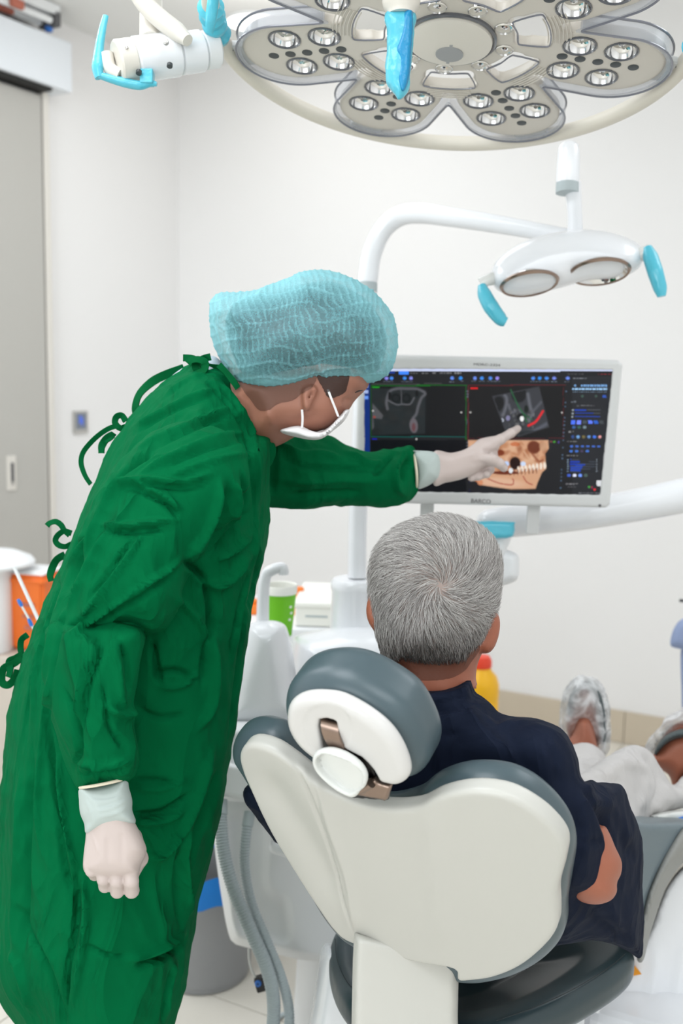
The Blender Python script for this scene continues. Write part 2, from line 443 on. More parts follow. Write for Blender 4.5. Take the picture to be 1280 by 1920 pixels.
def strokes(v, nrm, lst, both=False):
    """folds laid along traced creases: (amplitude m, width px, points)"""
    x, y, z = proj(v); face = (nrm @ FWD) < 0.25
    off = np.zeros(len(v))
    for amp, w, pts in lst:
        pts, _ = cr(np.array(pts, float), 4)
        m = face & (x > pts[:, 0].min() - 3 * w) & (x < pts[:, 0].max() + 3 * w) & (y > pts[:, 1].min() - 3 * w) & (y < pts[:, 1].max() + 3 * w)
        if not m.any(): continue
        X, Y = x[m], y[m]; d = np.full(X.shape, 1e9); tt = np.zeros(X.shape); k = len(pts) - 1
        for i in range(k):
            ax, ay = pts[i]; ex, ey = pts[i + 1] - pts[i]; t = np.clip(((X - ax) * ex + (Y - ay) * ey) / (ex * ex + ey * ey + 1e-9), 0, 1)
            dd = np.hypot(X - ax - t * ex, Y - ay - t * ey); b = dd < d; d[b] = dd[b]; tt[b] = (i + t[b]) / k
        fade = np.clip(np.minimum(tt, 1 - tt) * 5 + 0.15, 0, 1)
        off[m] += amp * np.exp(-(d / w) ** 2) * fade
    return v + nrm * off[:, None]
def ridged(p, sc, seed, oct=3):
    """cloth-like crumple noise"""
    r = np.random.default_rng(seed); out = np.zeros(len(p)); a = 1.0
    for o in range(oct):
        s = np.zeros(len(p))
        for k in range(5):
            d = r.normal(size=3); d /= np.linalg.norm(d); d2 = r.normal(size=3)
            s += np.sin(p @ d * sc + 1.3 * np.sin(p @ d2 * sc * 0.45 + r.uniform(0, 6)) + r.uniform(0, 6))
        out += a * (1 - np.abs(s) / 2.2); a *= 0.5; sc *= 2.1
    return out
def solid(name, f, lo, hi, h, m, parent=None, post=None, label=None, org=None, newton=2):
    v, Q = nets(f, lo, hi, h, newton)
    if post: v = post(v, Q)
    return O(name, v, Q, m, parent, True, label, org)
def bounds(pts, pad):
    pts = np.asarray(pts); return pts.min(0) - pad, pts.max(0) + pad
def pbox(x0, y0, x1, y1, z0, z1, pad=0.02):
    return bounds([P(x, y, z) for x in (x0, x1) for y in (y0, y1) for z in (z0, z1)], pad)
class Frame:
    """a tilted plane with axes L, U and normal N towards the viewer"""
    def __init__(s, O_, L, U):
        s.O = np.asarray(O_, float); s.L = unit(L); s.U = unit(np.asarray(U) - s.L * (np.asarray(U) @ s.L)); s.N = np.cross(s.L, s.U)
        if s.N @ FWD > 0: s.N = -s.N
    def uv(s, x, y, off=0.0):
        q = onpl(x, y, s.O + s.N * off, s.N) - s.O; return np.array([q @ s.L, q @ s.U])
    def w(s, u, v, n=0.0): return s.O + s.L * u + s.U * v + s.N * n
    def loc(s, p): q = p - s.O; return q @ s.L, q @ s.U, q @ s.N
def plate_f(fr, poly, t0, t1, R, dome=None, off=0.0, smooth=5):
    """slab between heights t0..t1 over the plane, edges rounded by R; dome(u,v) lifts it"""
    p2 = Poly2([fr.uv(x, y, off) for x, y in poly], 0.002, 0.03, smooth)
    def f(p):
        u, v, n = fr.loc(p)
        if dome is not None: n = n - dome(u, v)
        hd = (t1 - t0) / 2; q = np.abs(n - (t0 + t1) / 2) - (hd - min(R, hd)); d = p2(u, v) + R
        r = min(R, hd)
        a = np.maximum(d, 0) * (r / R); b = np.maximum(q, 0)
        return np.hypot(a, b) + np.minimum(np.maximum(d, q), 0) - r
    c = np.array([fr.w(u, v, n) for u, v in p2.p for n in (t0 - 0.01, t1 + 0.04)])
    return f, c.min(0) - 0.012, c.max(0) + 0.012

# ================================================================== ROOM
WA = np.array([sin(radians(29)), cos(radians(29)), 0])      # along the side walls
WB = np.array([cos(radians(29)), -sin(radians(29)), 0])     # along the back wall, to the right
ZZ = np.array([0, 0, 1.0])
CORN = np.array([-0.8625, 5.4855, 0])
RL, RW, RH = 7.2, 5.4, 3.05
def wbox(name, c, half, m, bev=0): return struct(MB().box(c, (WB, WA, ZZ), half, bev).done(name, m, smooth=False, org=c))
floor = wbox('floor', CORN + WB * RW / 2 - WA * RL / 2 - ZZ * 0.06, (RW / 2, RL / 2, 0.05), 'grout')
wbox('ceiling', CORN + WB * RW / 2 - WA * RL / 2 + ZZ * (RH + 0.05), (RW / 2 + .1, RL / 2 + .1, 0.05), 'ceil')
wall_back = wbox('wall_back', CORN + WB * RW / 2 + WA * 0.05 + ZZ * RH / 2, (RW / 2 + .1, 0.05, RH / 2), 'wall')
wall_left = wbox('wall_left', CORN - WB * 0.05 - WA * RL / 2 + ZZ * RH / 2, (0.05, RL / 2, RH / 2), 'wall')
wbox('wall_right', CORN + WB * (RW + 0.05) - WA * RL / 2 + ZZ * RH / 2, (0.05, RL / 2, RH / 2), 'wall')
wbox('wall_rear', CORN + WB * RW / 2 - WA * (RL + 0.05) + ZZ * RH / 2, (RW / 2 + .1, 0.05, RH / 2), 'wall')
# floor tiles, each its own piece
TS = 0.8; first = None
for i in range(9):
    for j in range(7):
        wdt = TS if (j + 1) * TS <= RW else RW - j * TS
        if wdt < 0.1: continue
        c = CORN + WB * (j * TS + wdt / 2) - WA * ((i + 0.5) * TS)
        if first is None or wdt != TS:
            o = MB().box(c - ZZ * 0.005, (WB, WA, ZZ), (wdt / 2 - 0.0015, TS / 2 - 0.0015, 0.005), 0.001).done('tile', 'tile', floor, smooth=False)
            if first is None: first = (o, c)
        else:
            o = first[0].copy(); COL.objects.link(o); o.location = Vector((c - first[1]).tolist())
# skirting of tiles on the back and left walls
bb = wbox('baseboard_back', CORN + WB * RW / 2 - WA * 0.004 + ZZ * 0.071, (RW / 2, 0.004, 0.0705), 'grout')
for j in range(9):
    MB().box(CORN + WB * (0.3 + j * 0.6) - WA * 0.010 + ZZ * 0.072, (WB, WA, ZZ), (0.2985, 0.006, 0.0705), 0.002).done('tile', 'skirt', bb, smooth=False)
bl = wbox('baseboard_left', CORN + WB * 0.004 - WA * 0.25 + ZZ * 0.071, (0.004, 0.2, 0.0705), 'grout')
MB().box(CORN + WB * 0.010 - WA * 0.25 + ZZ * 0.072, (WB, WA, ZZ), (0.006, 0.2, 0.0705), 0.002).done('tile', 'skirt', bl, smooth=False)

FL = Frame(CORN, WA, ZZ)       # left wall plane, u = along the wall towards the corner
def lwall(x, y, off=0.0): return FL.uv(x, y, off)
def lbox(u0, u1, v0, v1, n0, n1, bev=0):
    return (FL.w((u0 + u1) / 2, (v0 + v1) / 2, (n0 + n1) / 2), (FL.L, FL.U, FL.N), (abs(u1 - u0) / 2, abs(v1 - v0) / 2, (n1 - n0) / 2), bev)
ud = lwall(90, 1000, .03)[0]
door = struct(MB().box(*lbox(ud - 1.5, ud - .012, 0.01, 2.70, .015, .05, .002)).done('door_1', 'door', smooth=False))
MB().box(*lbox(ud - .010, ud - .001, 0.01, 2.70, .0, .042, 0)).done('door_seal', 'seal', door, smooth=False)
a = lwall(13, 855, .055); b = lwall(31, 918, .055)
MB().box(*lbox(a[0], b[0], b[1], a[1], .05, .056, .001)).done('handle_plate', 'trimw', door, smooth=False)
MB().box(*lbox(a[0] + (b[0] - a[0]) * .38, b[0] - (b[0] - a[0]) * .25, b[1] + .03, a[1] - .03, .0545, .0575, .0005)).done('handle_recess', 'print', door, smooth=False)
MB().box(*lbox(a[0] + (b[0] - a[0]) * .38, b[0] - (b[0] - a[0]) * .25, b[1] + .022, b[1] + .036, .0545, .0600, .001)).done('handle_catch', 'steel', door, smooth=False)
struct(MB().box(*lbox(ud, ud + .035, 0, 2.72, .0, .05, .004)).done('trim_1', 'trimw', smooth=False))
# sliding door operator box above the door
ub = lwall(136, 150, .13)[0]
t = T('sliding_door_operator', 'long white box of the sliding door drive above the grey door', 'door operator', FL.w(ub - .8, 2.72, .0))
MB().box(*lbox(ub - 1.9, ub, 2.725, 2.93, .002, .13, .006)).done('cover', 'boxw', t, smooth=False)
MB().box(*lbox(ub - 1.9, ub - .1, 2.712, 2.726, .03, .11, 0)).done('track', 'dark', t, smooth=False)
MB().tube([FL.w(ub - 1.2, 2.936, .10), FL.w(ub - .5, 2.938, .11), FL.w(ub - .2, 2.934, .11), FL.w(ub - .10, 2.938, .06)], .005, 8, sub=5).done('cable', 'dark', t)
# wall switch
a = lwall(139, 771, .012); b = lwall(166, 812, .012)
t = T('wall_switch', 'small grey touch switch with blue glow on the wall by the door', 'switch', FL.w((a[0] + b[0]) / 2, b[1], 0))
MB().box(*lbox(a[0], b[0], b[1], a[1], .001, .010, .002)).done('plate', 'steel', t, smooth=False)
q = .22
M['swblue'] = mat('blue_glow', (70, 100, 200), 0.4, emit=0.35)
M['swgrey'] = mat('switch_face', (120, 128, 140), 0.4)
MB().box(*lbox(a[0] + .012, b[0] - .012, b[1] + .02, a[1] - .01, .009, .0115, .001)).done('face', 'swgrey', t, smooth=False)
MB().box(*lbox((a[0] + b[0]) / 2 - .014, (a[0] + b[0]) / 2 + .002, b[1] + .045, a[1] - .022, .011, .0122, 0)).done('indicator', 'swblue', t, smooth=False)
MB().box(*lbox((a[0] + b[0]) / 2 + .004, (a[0] + b[0]) / 2 + .012, b[1] + .036, a[1] - .03, .011, .0122, 0)).done('indicator', 'swblue', t, smooth=False)
# lamps of the ceiling
c = onz(477, 40, RH)
t = T('ceiling_downlight', 'round lit white downlight in the ceiling beyond the surgical lamp', 'ceiling light', c)
MB().lathe(c, (0, 0, -1), [(.125, 0), (.135, .001), (.135, .006), (.118, .009)], 40, capends=False).done('trim_ring', 'whitem', t)
MB().lathe(c, (0, 0, -1), [(.119, .004), (.119, .007), (.06, .0075), (.001, .0075)], 40).done('diffuser', 'lightcover', t)
e0 = onz(98, 45, 2.98); e1 = onz(-110, -38, 2.98); ex = unit(e1 - e0); ey = np.cross(ZZ, ex)
t = T('ceiling_batten', 'grey batten lamp with two tubes mounted high above the sliding door', 'ceiling light', e0)
MB().box((e0 + e1) / 2 + ZZ * .045, (ex, ey, ZZ), (np.linalg.norm(e1 - e0) / 2, .05, .02), .004).done('housing', 'whitem', t, smooth=False)
for s in (-1, 1):
    MB().tube([e0 + ex * .04 + ey * s * .03, e1 + ey * s * .03], .014, 12).done('tube', 'whitem', t)
MB().box(e0 + ex * .015 + ZZ * .01, (ex, ey, ZZ), (.016, .05, .03), .003).done('end_cap', 'print', t, smooth=False)
MB().box(e0 + ex * .02 - ZZ * .025, (ex, ey, ZZ), (.012, .012, .012), .003).done('end_cap', 'bluew', t, label='small blue end cap')
MB().box(e0 + ex * .26 - ey * .03 + ZZ * .0, (ex, ey, ZZ), (.07, .016, .016), .004).done('sticker', 'redmark', t, smooth=False)
MB().box(e0 + ex * .24 + ey * .055 + ZZ * .0, (ex, ey, ZZ), (.03, .012, .016), .004).done('sticker', 'redmark', t, smooth=False)

# ================================================================== LOW CABINET AND BINS AT THE LEFT
def vbox(px0, px1, z, top, bot, depth, m, name, parent, bev=.01, yaw=0.0, ref=1000):
    """upright box whose front spans px0..px1 at distance z"""
    a = P(px0, ref, z); b = P(px1, ref, z); L = unit([b[0] - a[0], b[1] - a[1], 0]); L = unit(L + np.array([0, yaw, 0])); B = np.cross(ZZ, L)
    c = (a + b) / 2 + B * depth / 2; c[2] = (top + bot) / 2
    return MB().box(c, (L, B, ZZ), (np.linalg.norm((b - a)[:2]) / 2, depth / 2, (top - bot) / 2), bev).done(name, m, parent, smooth=False)
hz = P(40, 1235, 3.5)[2]
p0 = P(0, 1235, 3.5)
M['beige'] = mat('beige_laminate', (206, 196, 184), 0.5)
t = T('low_cabinet', 'low beige cabinet under the bins at the left wall', 'cabinet', (p0[0], p0[1], 0))
vbox(-160, 78, 3.46, hz, 0.06, .42, 'beige', 'body', t, .006)
vbox(-150, 68, 3.47, 0.06, 0.0, .38, 'dark', 'plinth', t, .002)
vbox(-152, -44, 3.45, hz - .03, .09, .012, 'beige', 'door', t, .002)
vbox(-40, 72, 3.45, hz - .03, .09, .012, 'beige', 'door', t, .002)
c = P(-12, 1235, 3.60); c[2] = hz
t = T('white_bin', 'white plastic bin with a domed lid on the low cabinet', 'bin', c)
h1 = P(0, 1052, 3.6)[2] - hz
MB().lathe(c, ZZ, [(.062, .001), (.066, .006), (.068, h1 * .6), (.070, h1)], 40).done('body', 'whitem', t)
MB().lathe(c, ZZ, [(.06, h1 - .01), (.143, h1 - .004), (.146, h1 + .006), (.136, h1 + .02), (.09, h1 + .04), (.04, h1 + .048), (.001, h1 + .049)], 40).done('lid', 'whitem', t)
c = P(66, 1235, 3.66); c[2] = hz
t = T('orange_bin', 'orange plastic container with a pale lid beside the white bin', 'container', c)
h2 = P(60, 1066, 3.66)[2] - hz
L0 = unit([1, -.25, 0]); B0 = np.cross(ZZ, L0)
def frustum(c, L, B, wb, db, wt, dt, z0, z1, bev):
    bm = bmesh.new(); bmesh.ops.create_cube(bm, size=2)
    for q in bm.verts:
        k = q.co.z > 0; q.co = Vector((q.co.x * (wt if k else wb), q.co.y * (dt if k else db), z1 if k else z0))
    bmesh.ops.bevel(bm, geom=bm.edges[:], offset=bev, segments=3, affect='EDGES'); bm.verts.index_update()
    r = ([np.asarray(c) + L * q.co.x + B * q.co.y + ZZ * q.co.z for q in bm.verts], [[q.index for q in f.verts] for f in bm.faces]); bm.free(); return r
MB().add(*frustum(c, L0, B0, .062, .06, .084, .08, .001, h2, .012)).done('body', 'orange', t)
MB().add(*frustum(c, L0, B0, .088, .084, .090, .086, h2 - .03, h2 - .012, .006)).done('rim_band', 'orange', t)
MB().add(*frustum(c, L0, B0, .080, .076, .066, .062, h2, h2 + .012, .004)).done('lid', 'whitem', t)
for k in range(3):
    MB().box(c - B0 * (.0745 + .002 * k) * 0 - B0 * .076 + L0 * .02 + ZZ * (h2 * (.62 - .15 * k)), (L0, B0, ZZ), (.026 - .006 * k, .001, .006), 0).done('label_print', 'redmark', t, smooth=False)

# ================================================================== TROLLEY WITH SUCTION TIPS BEHIND THE NURSE
zt = 2.05; c = P(150, 1230, zt)
t = T('instrument_trolley', 'slim white instrument trolley hidden behind the gown', 'trolley', (c[0], c[1], 0))
vbox(95, 215, zt - .06, c[2], c[2] - .02, .13, 'whitem', 'tray', t, .006, ref=1230)
MB().tube([(c[0], c[1], c[2] - .02), (c[0], c[1], .04)], .014, 14).done('pole', 'steel', t)
MB().lathe((c[0], c[1], 0), ZZ, [(.07, .001), (.075, .02), (.03, .035), (.016, .06)], 32).done('base', 'whitem', t)
cc = P(112, 1222, zt); cc[2] = c[2] + .001
t = T('tip_holder', 'clear tumbler holding suction tips on the instrument trolley', 'holder', cc)
MB().lathe(cc, ZZ, [(.024, 0), (.027, .07), (.0255, .07), (.0225, .004), (.001, .004)], 28).done('tumbler', 'milky', t)
def stick(px0, py0, px1, py1, r, m, tip, label, name):
    a = P(px0, py0, zt - .01); b = P(px1, py1, zt); t = T(name, label, 'suction tip', b)
    MB().tube([b, a], r, 12).done('shaft', m, t)
    d = unit(a - b)
    if tip: MB().tube([a - d * .002, a + d * .006, a + d * .014], [r * 1.5, r * 1.9, r * 1.3], 12).done('tip', tip, t)
stick(26, 1062, 105, 1235, (.0035), 'whitem', None, 'long white tapering suction tube beside the gown', 'suction_tube')
stick(40, 1135, 98, 1240, .0022, 'milky', 'bluew', 'thin clear saliva ejector with blue tip left of the gown', 'saliva_ejector')
stick(59, 1172, 92, 1238, .0022, 'milky', 'bluew', 'short clear saliva ejector with its blue tip against the gown', 'saliva_ejector')

# ================================================================== CABINET BEHIND THE DENTAL UNIT
z = 2.72; top = P(560, 1178, z)[2]
c = P(545, 1178, z)
t = T('side_cabinet', 'white side cabinet on castors behind the dental unit', 'cabinet', (c[0], c[1], 0))
vbox(455, 640, z, top, .16, .42, 'whitem', 'body', t, .008, ref=1178)
for px in (470, 625):
    q = P(px, 1178, z + .06); MB().lathe((q[0], q[1], .03), (1, .1, 0), [(.001, -.012), (.028, -.012), (.03, 0), (.028, .012), (.001, .012)], 20).done('castor', 'black', t)
    q = P(px, 1178, z + .34); MB().lathe((q[0], q[1], .03), (1, .1, 0), [(.001, -.012), (.028, -.012), (.03, 0), (.028, .012), (.001, .012)], 20).done('castor', 'black', t)
    MB().tube([(q[0], q[1], .03), (q[0], q[1], .17)], .008, 8).done('castor_stem', 'steel', t)
    q = P(px, 1178, z + .06); MB().tube([(q[0], q[1], .03), (q[0], q[1], .17)], .008, 8).done('castor_stem', 'steel', t)
q = P(590, 1178, z)
t = T('white_box', 'white cardboard box with grey print on the side cabinet', 'box', (q[0], q[1], top))
hb = P(590, 1138, z)[2]
vbox(552, 650, z + .01, hb, top + .001, .26, 'cupin', 'carton', t, .006, ref=1170, yaw=-.06)
vbox(549, 653, z + .006, hb + .012, hb - .006, .27, 'cupin', 'lid', t, .006, ref=1170, yaw=-.06)
tp = vbox(572, 614, z + .008, hb - .024, hb - .029, .004, 'hose', 'printed_line', t, .0, ref=1160, yaw=-.06)
for (px, py0, py1, r, lab) in ((473, 1122, 1165, .021, 'orange bottle on the side cabinet left of the cup filler'), (560, 1099, 1178, .018, 'orange bottle on the side cabinet right of the green cup')):
    q = P(px, py1, z + .16); q[2] = top + .001; h = P(px, py0, z + .16)[2] - q[2]
    t = T('orange_bottle', lab, 'bottle', q)
    MB().lathe(q, ZZ, [(r * .92, 0), (r, .004), (r, h * .62), (r * .6, h * .75)], 24).done('bottle_body', 'orangeb', t)
    MB().lathe(q, ZZ, [(r * .62, h * .74), (r * .72, h * .78), (r * .7, h), (r * .5, h + .001)], 24).done('cap', 'orangeb', t)

# ================================================================== SHARPS JAR AND ITS STAND
z = 3.25; c = P(898, 1345, z); st = c[2]
t = T('side_stand', 'small white stand below the yellow jar by the back wall', 'stand', (c[0], c[1], 0))
MB().lathe((c[0], c[1], st), -ZZ, [(.001, 0), (.055, 0), (.055, .02), (.001, .021)], 32).done('top', 'whitem', t)
MB().tube([(c[0], c[1], st - .02), (c[0], c[1], .03)], .02, 14).done('post', 'whitem', t)
MB().lathe((c[0], c[1], 0), ZZ, [(.08, 0), (.08, .02), (.02, .04)], 32).done('foot', 'whitem', t)
t = T('sharps_jar', 'yellow plastic sharps jar with red lid in front of the skirting', 'jar', c)
hj = P(898, 1246, z)[2] - st
MB().lathe(c, ZZ, [(.052, .001), (.058, .006), (.058, hj * .35), (.056, hj * .38), (.058, hj * .42), (.058, hj * .66), (.050, hj * .82), (.034, hj * .93), (.030, hj)], 40).done('body', 'yellow', t)
MB().lathe(c, ZZ, [(.031, hj - .002), (.033, hj), (.033, hj + .02), (.026, hj + .034), (.001, hj + .036)], 32).done('lid', 'red', t)

# ================================================================== GREY WASTE BIN
bc = onz(382, 1818, 0); L = unit([1, 0, 0])
t = T('waste_bin', 'grey round waste bin with blue liner between gown and dental unit', 'bin', bc)
MB().lathe(bc, ZZ, [(.112, .001), (.118, .004), (.128, .15), (.138, .305), (.141, .31), (.135, .31), (.122, .02), (.001, .01)], 56).done('body', 'bin', t)
v = MB().lathe(bc, ZZ, [(.132, .27), (.1385, .30), (.144, .318), (.147, .30), (.148, .27), (.147, .245)], 56, capends=False)
v.v = [tuple(np.array(q) + np.array([0, 0, .006 * sin(9 * atan2(q[1] - bc[1], q[0] - bc[0]))]) * (1 if i < 99999 else 0)) for i, q in enumerate(v.v)]
v.done('liner', 'bluebag', t)

# ================================================================== THING WITH BLUE CLOTH AT THE RIGHT EDGE
z = 2.9
c = P(1300, 1300, z)
t = T('cloth_stand', 'slim white stand with a blue cloth at the right edge', 'stand', (c[0], c[1], 0))
MB().tube([(c[0], c[1], .03), (c[0], c[1], P(1300, 1100, z)[2])], .011, 14).done('pole', 'whitem', t)
MB().lathe((c[0], c[1], 0), ZZ, [(.14, 0), (.14, .02), (.03, .04)], 32).done('base', 'whitem', t)
MB().tube([P(1302, 1128, z), P(1274, 1126, z)], .005, 10).done('hook', 'print', t)
cl = Infl([(1256, 1205), (1262, 1180), (1276, 1162), (1300, 1155), (1320, 1170), (1325, 1215), (1290, 1218), (1262, 1214)], z - .02, .03, .025)
o = solid('blue_cloth', cl, *pbox(1250, 1150, 1330, 1222, z - .07, z + .05), .004, 'bluecloth', None, org=P(1290, 1200, z))
tag(o, 'blurred bundle of blue cloth on the stand at the right edge', 'cloth')
cl = Infl([(1276, 1218), (1290, 1212), (1318, 1215), (1320, 1300), (1316, 1345), (1282, 1340), (1277, 1290)], z, .02, .012)
o = solid('blue_drape', cl, *pbox(1270, 1205, 1326, 1350, z - .04, z + .04), .004, 'bluecloth', None, org=P(1290, 1300, z))
tag(o, 'blue drape hanging below the bundle at the right edge', 'drape')

# ================================================================== MONITOR
mc = P(905, 810, 2.09)
FM = Frame(mc, P(1165, 689, 2.05) - P(676, 670, 2.10), P(920, 675, 2.065) - P(900, 950, 2.125))
t = T('monitor', 'wide white framed monitor showing dental scans before the pointing hand', 'monitor', mc)
f, lo, hi = plate_f(FM, [(672, 664), (1160, 676), (1168, 684), (1166, 700), (1144, 946), (1137, 953), (664, 943)], -.035, 0.0, .008, smooth=0)
MONF = f
SCR = [(682, 691), (1149, 693), (1125, 929), (683, 921)]
scr_uv = [FM.uv(*q) for q in SCR]
sp = Poly2(scr_uv, .002, .03, 0)
def monf(p):
    u, v, n = FM.loc(p); return np.maximum(f(p), -np.maximum(sp(u, v) - 0.0, -(n + .004)))
solid('casing', monf, lo, hi, .0028, 'monitor', t, newton=1)
f2, lo2, hi2 = plate_f(FM, [(740, 720), (1090, 730), (1080, 900), (740, 890)], -.075, -.03, .02)
solid('rear_cover', f2, lo2, hi2, .005, 'monitor', t)

# what the screen shows, as coloured cells of a fine grid
NX, NY = 300, 150
sx, sy = np.meshgrid(np.linspace(0, 1, NX + 1), np.linspace(0, 1, NY + 1), indexing='ij')
def blend(c4):
    c4 = [np.asarray(c, float) for c in c4]
    return ((1 - sx)[..., None] * (1 - sy)[..., None] * c4[0] + sx[..., None] * (1 - sy)[..., None] * c4[1] + sx[..., None] * sy[..., None] * c4[2] + (1 - sx)[..., None] * sy[..., None] * c4[3])
uvg = blend(scr_uv)
V = FM.O + uvg[..., :1] * FM.L + uvg[..., 1:] * FM.U + FM.N * -.003
idx = np.arange((NX + 1) * (NY + 1)).reshape(NX + 1, NY + 1)
Q = np.stack([idx[:-1, :-1], idx[:-1, 1:], idx[1:, 1:], idx[1:, :-1]], -1).reshape(-1, 4)
PX = blend(SCR)
X = (PX[:-1, :-1, 0] + PX[1:, 1:, 0]) / 2; Y = (PX[:-1, :-1, 1] + PX[1:, 1:, 1]) / 2
IM = np.zeros(X.shape + (3,)) + np.array([24, 25, 28.])
rs = np.random.default_rng(3)
def put(mask, col, a=1.0):
    m = np.clip(mask.astype(float), 0, 1)[..., None] * a; IM[:] = IM * (1 - m) + np.array(col, float) * m
def rect(x0, y0, x1, y1, col, a=1.0): put((X >= x0) & (X <= x1) & (Y >= y0) & (Y <= y1), col, a)
def elli(cx, cy, rx, ry, col, a=1.0, rot=0, soft=.25):
    c, s = cos(rot), sin(rot); dx, dy = X - cx, Y - cy
    d = np.sqrt(((dx * c + dy * s) / rx) ** 2 + ((-dx * s + dy * c) / ry) ** 2); put(np.clip((1 - d) / soft + .5, 0, 1), col, a)
def pline(pts, wdt, col, a=1.0):
    pts, _ = cr(np.array(pts, float), 5); d = np.full(X.shape, 1e9)
    for i in range(len(pts) - 1):
        ex, ey = pts[i + 1] - pts[i]; tt = np.clip(((X - pts[i][0]) * ex + (Y - pts[i][1]) * ey) / (ex * ex + ey * ey + 1e-9), 0, 1)
        d = np.minimum(d, np.hypot(X - pts[i][0] - tt * ex, Y - pts[i][1] - tt * ey))
    put(np.clip(1.3 - d / wdt, 0, 1), col, a)
def pmask(pts): return polysdf(np.array(pts, float), X, Y).reshape(X.shape)
def ppoly(pts, col, a=1.0, soft=2.0): put(np.clip(.5 - pmask(pts) / soft, 0, 1), col, a)
def words(x0, y0, x1, col, h=2.0, sk=.02):
    x = x0
    while x < x1:
        wd = rs.uniform(2, 6); rect(x, y0 - h / 2, min(x + wd, x1), y0 + h / 2, col, rs.uniform(.5, .9)); x += wd + rs.uniform(1, 2.2)
rect(680, 690, 1150, 696.5, (196, 205, 235))
rect(680, 712, 693, 935, (8, 40, 110))
for yy, cc in ((723, (190, 205, 240)), (734, (190, 205, 240)), (745, (120, 170, 255))): rect(682, yy - 3, 690, yy + 3, cc, .8)
rect(724, 696, 741, 701, (20, 50, 130)); rect(749, 696, 767, 701.5, (60, 130, 250))
for x0, x1 in ((771, 787), (793, 807), (813, 821), (827, 848), (854, 867)): words(x0, 699.5, x1, (150, 150, 152))
for cx in (725, 735, 760, 772, 850, 866, 893, 906, 922, 935, 1002, 1014, 1027, 1041, 1066):
    elli(cx, 709, 3.6, 3.2, (rs.uniform(30, 150), 130, 220)); words(cx - 6, 715, cx + 5, (110, 120, 135), 1.5)
words(1066, 701, 1096, (90, 90, 90)); words(1122, 702, 1146, (150, 30, 40)); rect(696, 718.5, 830, 720, (60, 64, 62))
# view panes
rect(695, 723, 876, 818, (13, 14, 16)); rect(882, 723, 1060, 820, (17, 17, 18)); rect(695, 824, 876, 925, (3, 5, 10))
ppoly([(696, 727), (800, 731), (799, 812), (697, 815)], (30, 36, 38))
for k in range(60): elli(rs.uniform(700, 795), rs.uniform(735, 812), rs.uniform(3, 12), rs.uniform(3, 9), (rs.uniform(20, 48),) * 3, .25, soft=1)
# jaw section, left pane
pline([(727, 766), (725, 752), (731, 734), (745, 728), (765, 728), (785, 729), (799, 737), (792, 745), (786, 760), (782, 775), (776, 783)], 3.2, (92, 92, 98), .85)
for a_, b_, r_ in ((743, 746, 9), (763, 746, 9)): elli(a_, b_, r_, r_, (12, 16, 18), .9); elli(a_, b_, r_ * .6, r_ * .6, (30, 34, 36), .7)
pline([(728, 750), (745, 758), (755, 757), (770, 757), (778, 745)], 1.6, (100, 100, 106), .8); pline([(753, 730), (754, 755)], 1, (90, 90, 96), .8)
elli(783, 737, 3, 6, (14, 15, 17)); elli(731, 741, 3, 7, (14, 15, 17))
elli(777, 797, 8, 14, (96, 90, 96), .95, -.1); elli(777, 800, 3.5, 8, (92, 56, 60), .9)
ppoly([(698, 755), (719, 778), (716, 785), (700, 783), (701, 800), (697, 806)], (86, 86, 90), .8); elli(702, 781, 2.6, 2.6, (150, 60, 50), .8)
for x0, y0, x1, y1, cc in ((695, 721.5, 878, 723.2, (10, 90, 20)), (695, 817, 876, 818.6, (8, 80, 74)), (875, 722, 876.8, 824, (14, 80, 20)), (694.5, 722, 696, 818, (14, 70, 20)), (879.5, 722, 881, 824, (96, 22, 28)), (880, 721, 1062, 722.6, (80, 20, 26)), (1057, 722, 1058.3, 822, (70, 20, 24)), (882, 820, 1058, 821.5, (70, 20, 24)), (882, 824, 883, 925, (20, 24, 60))): rect(x0, y0, x1, y1, cc)
rect(697, 724.5, 711, 727, (16, 170, 16)); rect(884, 726, 899, 728.6, (200, 16, 20)); rect(697, 821, 707, 823.5, (20, 20, 190))
for q in ((867, 772), (884.5, 772), (782, 822), (699, 769), (1055, 773)): elli(q[0], q[1], 1.8, 1.8, (180, 180, 176))
for yy in (733, 738, 743, 829, 835, 841): elli(879, yy, 2, 1.6, (90, 105, 120), .8)
elli(878, 790, 1.4, 5, (60, 70, 90), .8)
# tilted slice, right pane
sl = [(925, 742), (1013, 724), (1032, 800), (975, 818), (949, 806)]
ppoly(sl, (52, 54, 59))
msk = pmask(sl) < -2
def inn(fn):
    keep = IM.copy(); fn(); IM[~msk] = keep[~msk]
def slicefn():
    elli(936, 757, 11, 15, (18, 19, 20), .95, .3); elli(975, 738, 14, 16, (20, 21, 23), .95)
    pline([(940, 733), (952, 745), (950, 765), (941, 785)], 3.4, (96, 98, 106), .85)
    pline([(992, 738), (996, 760), (1000, 776), (994, 786)], 3.6, (98, 100, 108), .85)
    pline([(956, 758), (962, 772), (975, 768), (985, 780)], 3, (90, 92, 100), .85)
    for k in range(40): elli(rs.uniform(940, 1005), rs.uniform(765, 800), rs.uniform(1.5, 4), rs.uniform(1.5, 4), (rs.uniform(30, 130),) * 3, .5)
    elli(943, 787, 4, 4, (176, 182, 196)); elli(955, 783, 4, 5, (120, 118, 150)); elli(980, 781, 9, 7, (14, 15, 17)); elli(981, 784, 4, 5, (226, 228, 228)); elli(989, 766, 4, 7, (16, 24, 20))
    pline([(985, 812), (1005, 806), (1030, 792)], 4, (92, 96, 108), .7); pline([(1000, 772), (1018, 752)], 3, (88, 90, 98), .7)
    elli(1000, 812, 24, 6, (22, 28, 28), .7)
inn(slicefn)
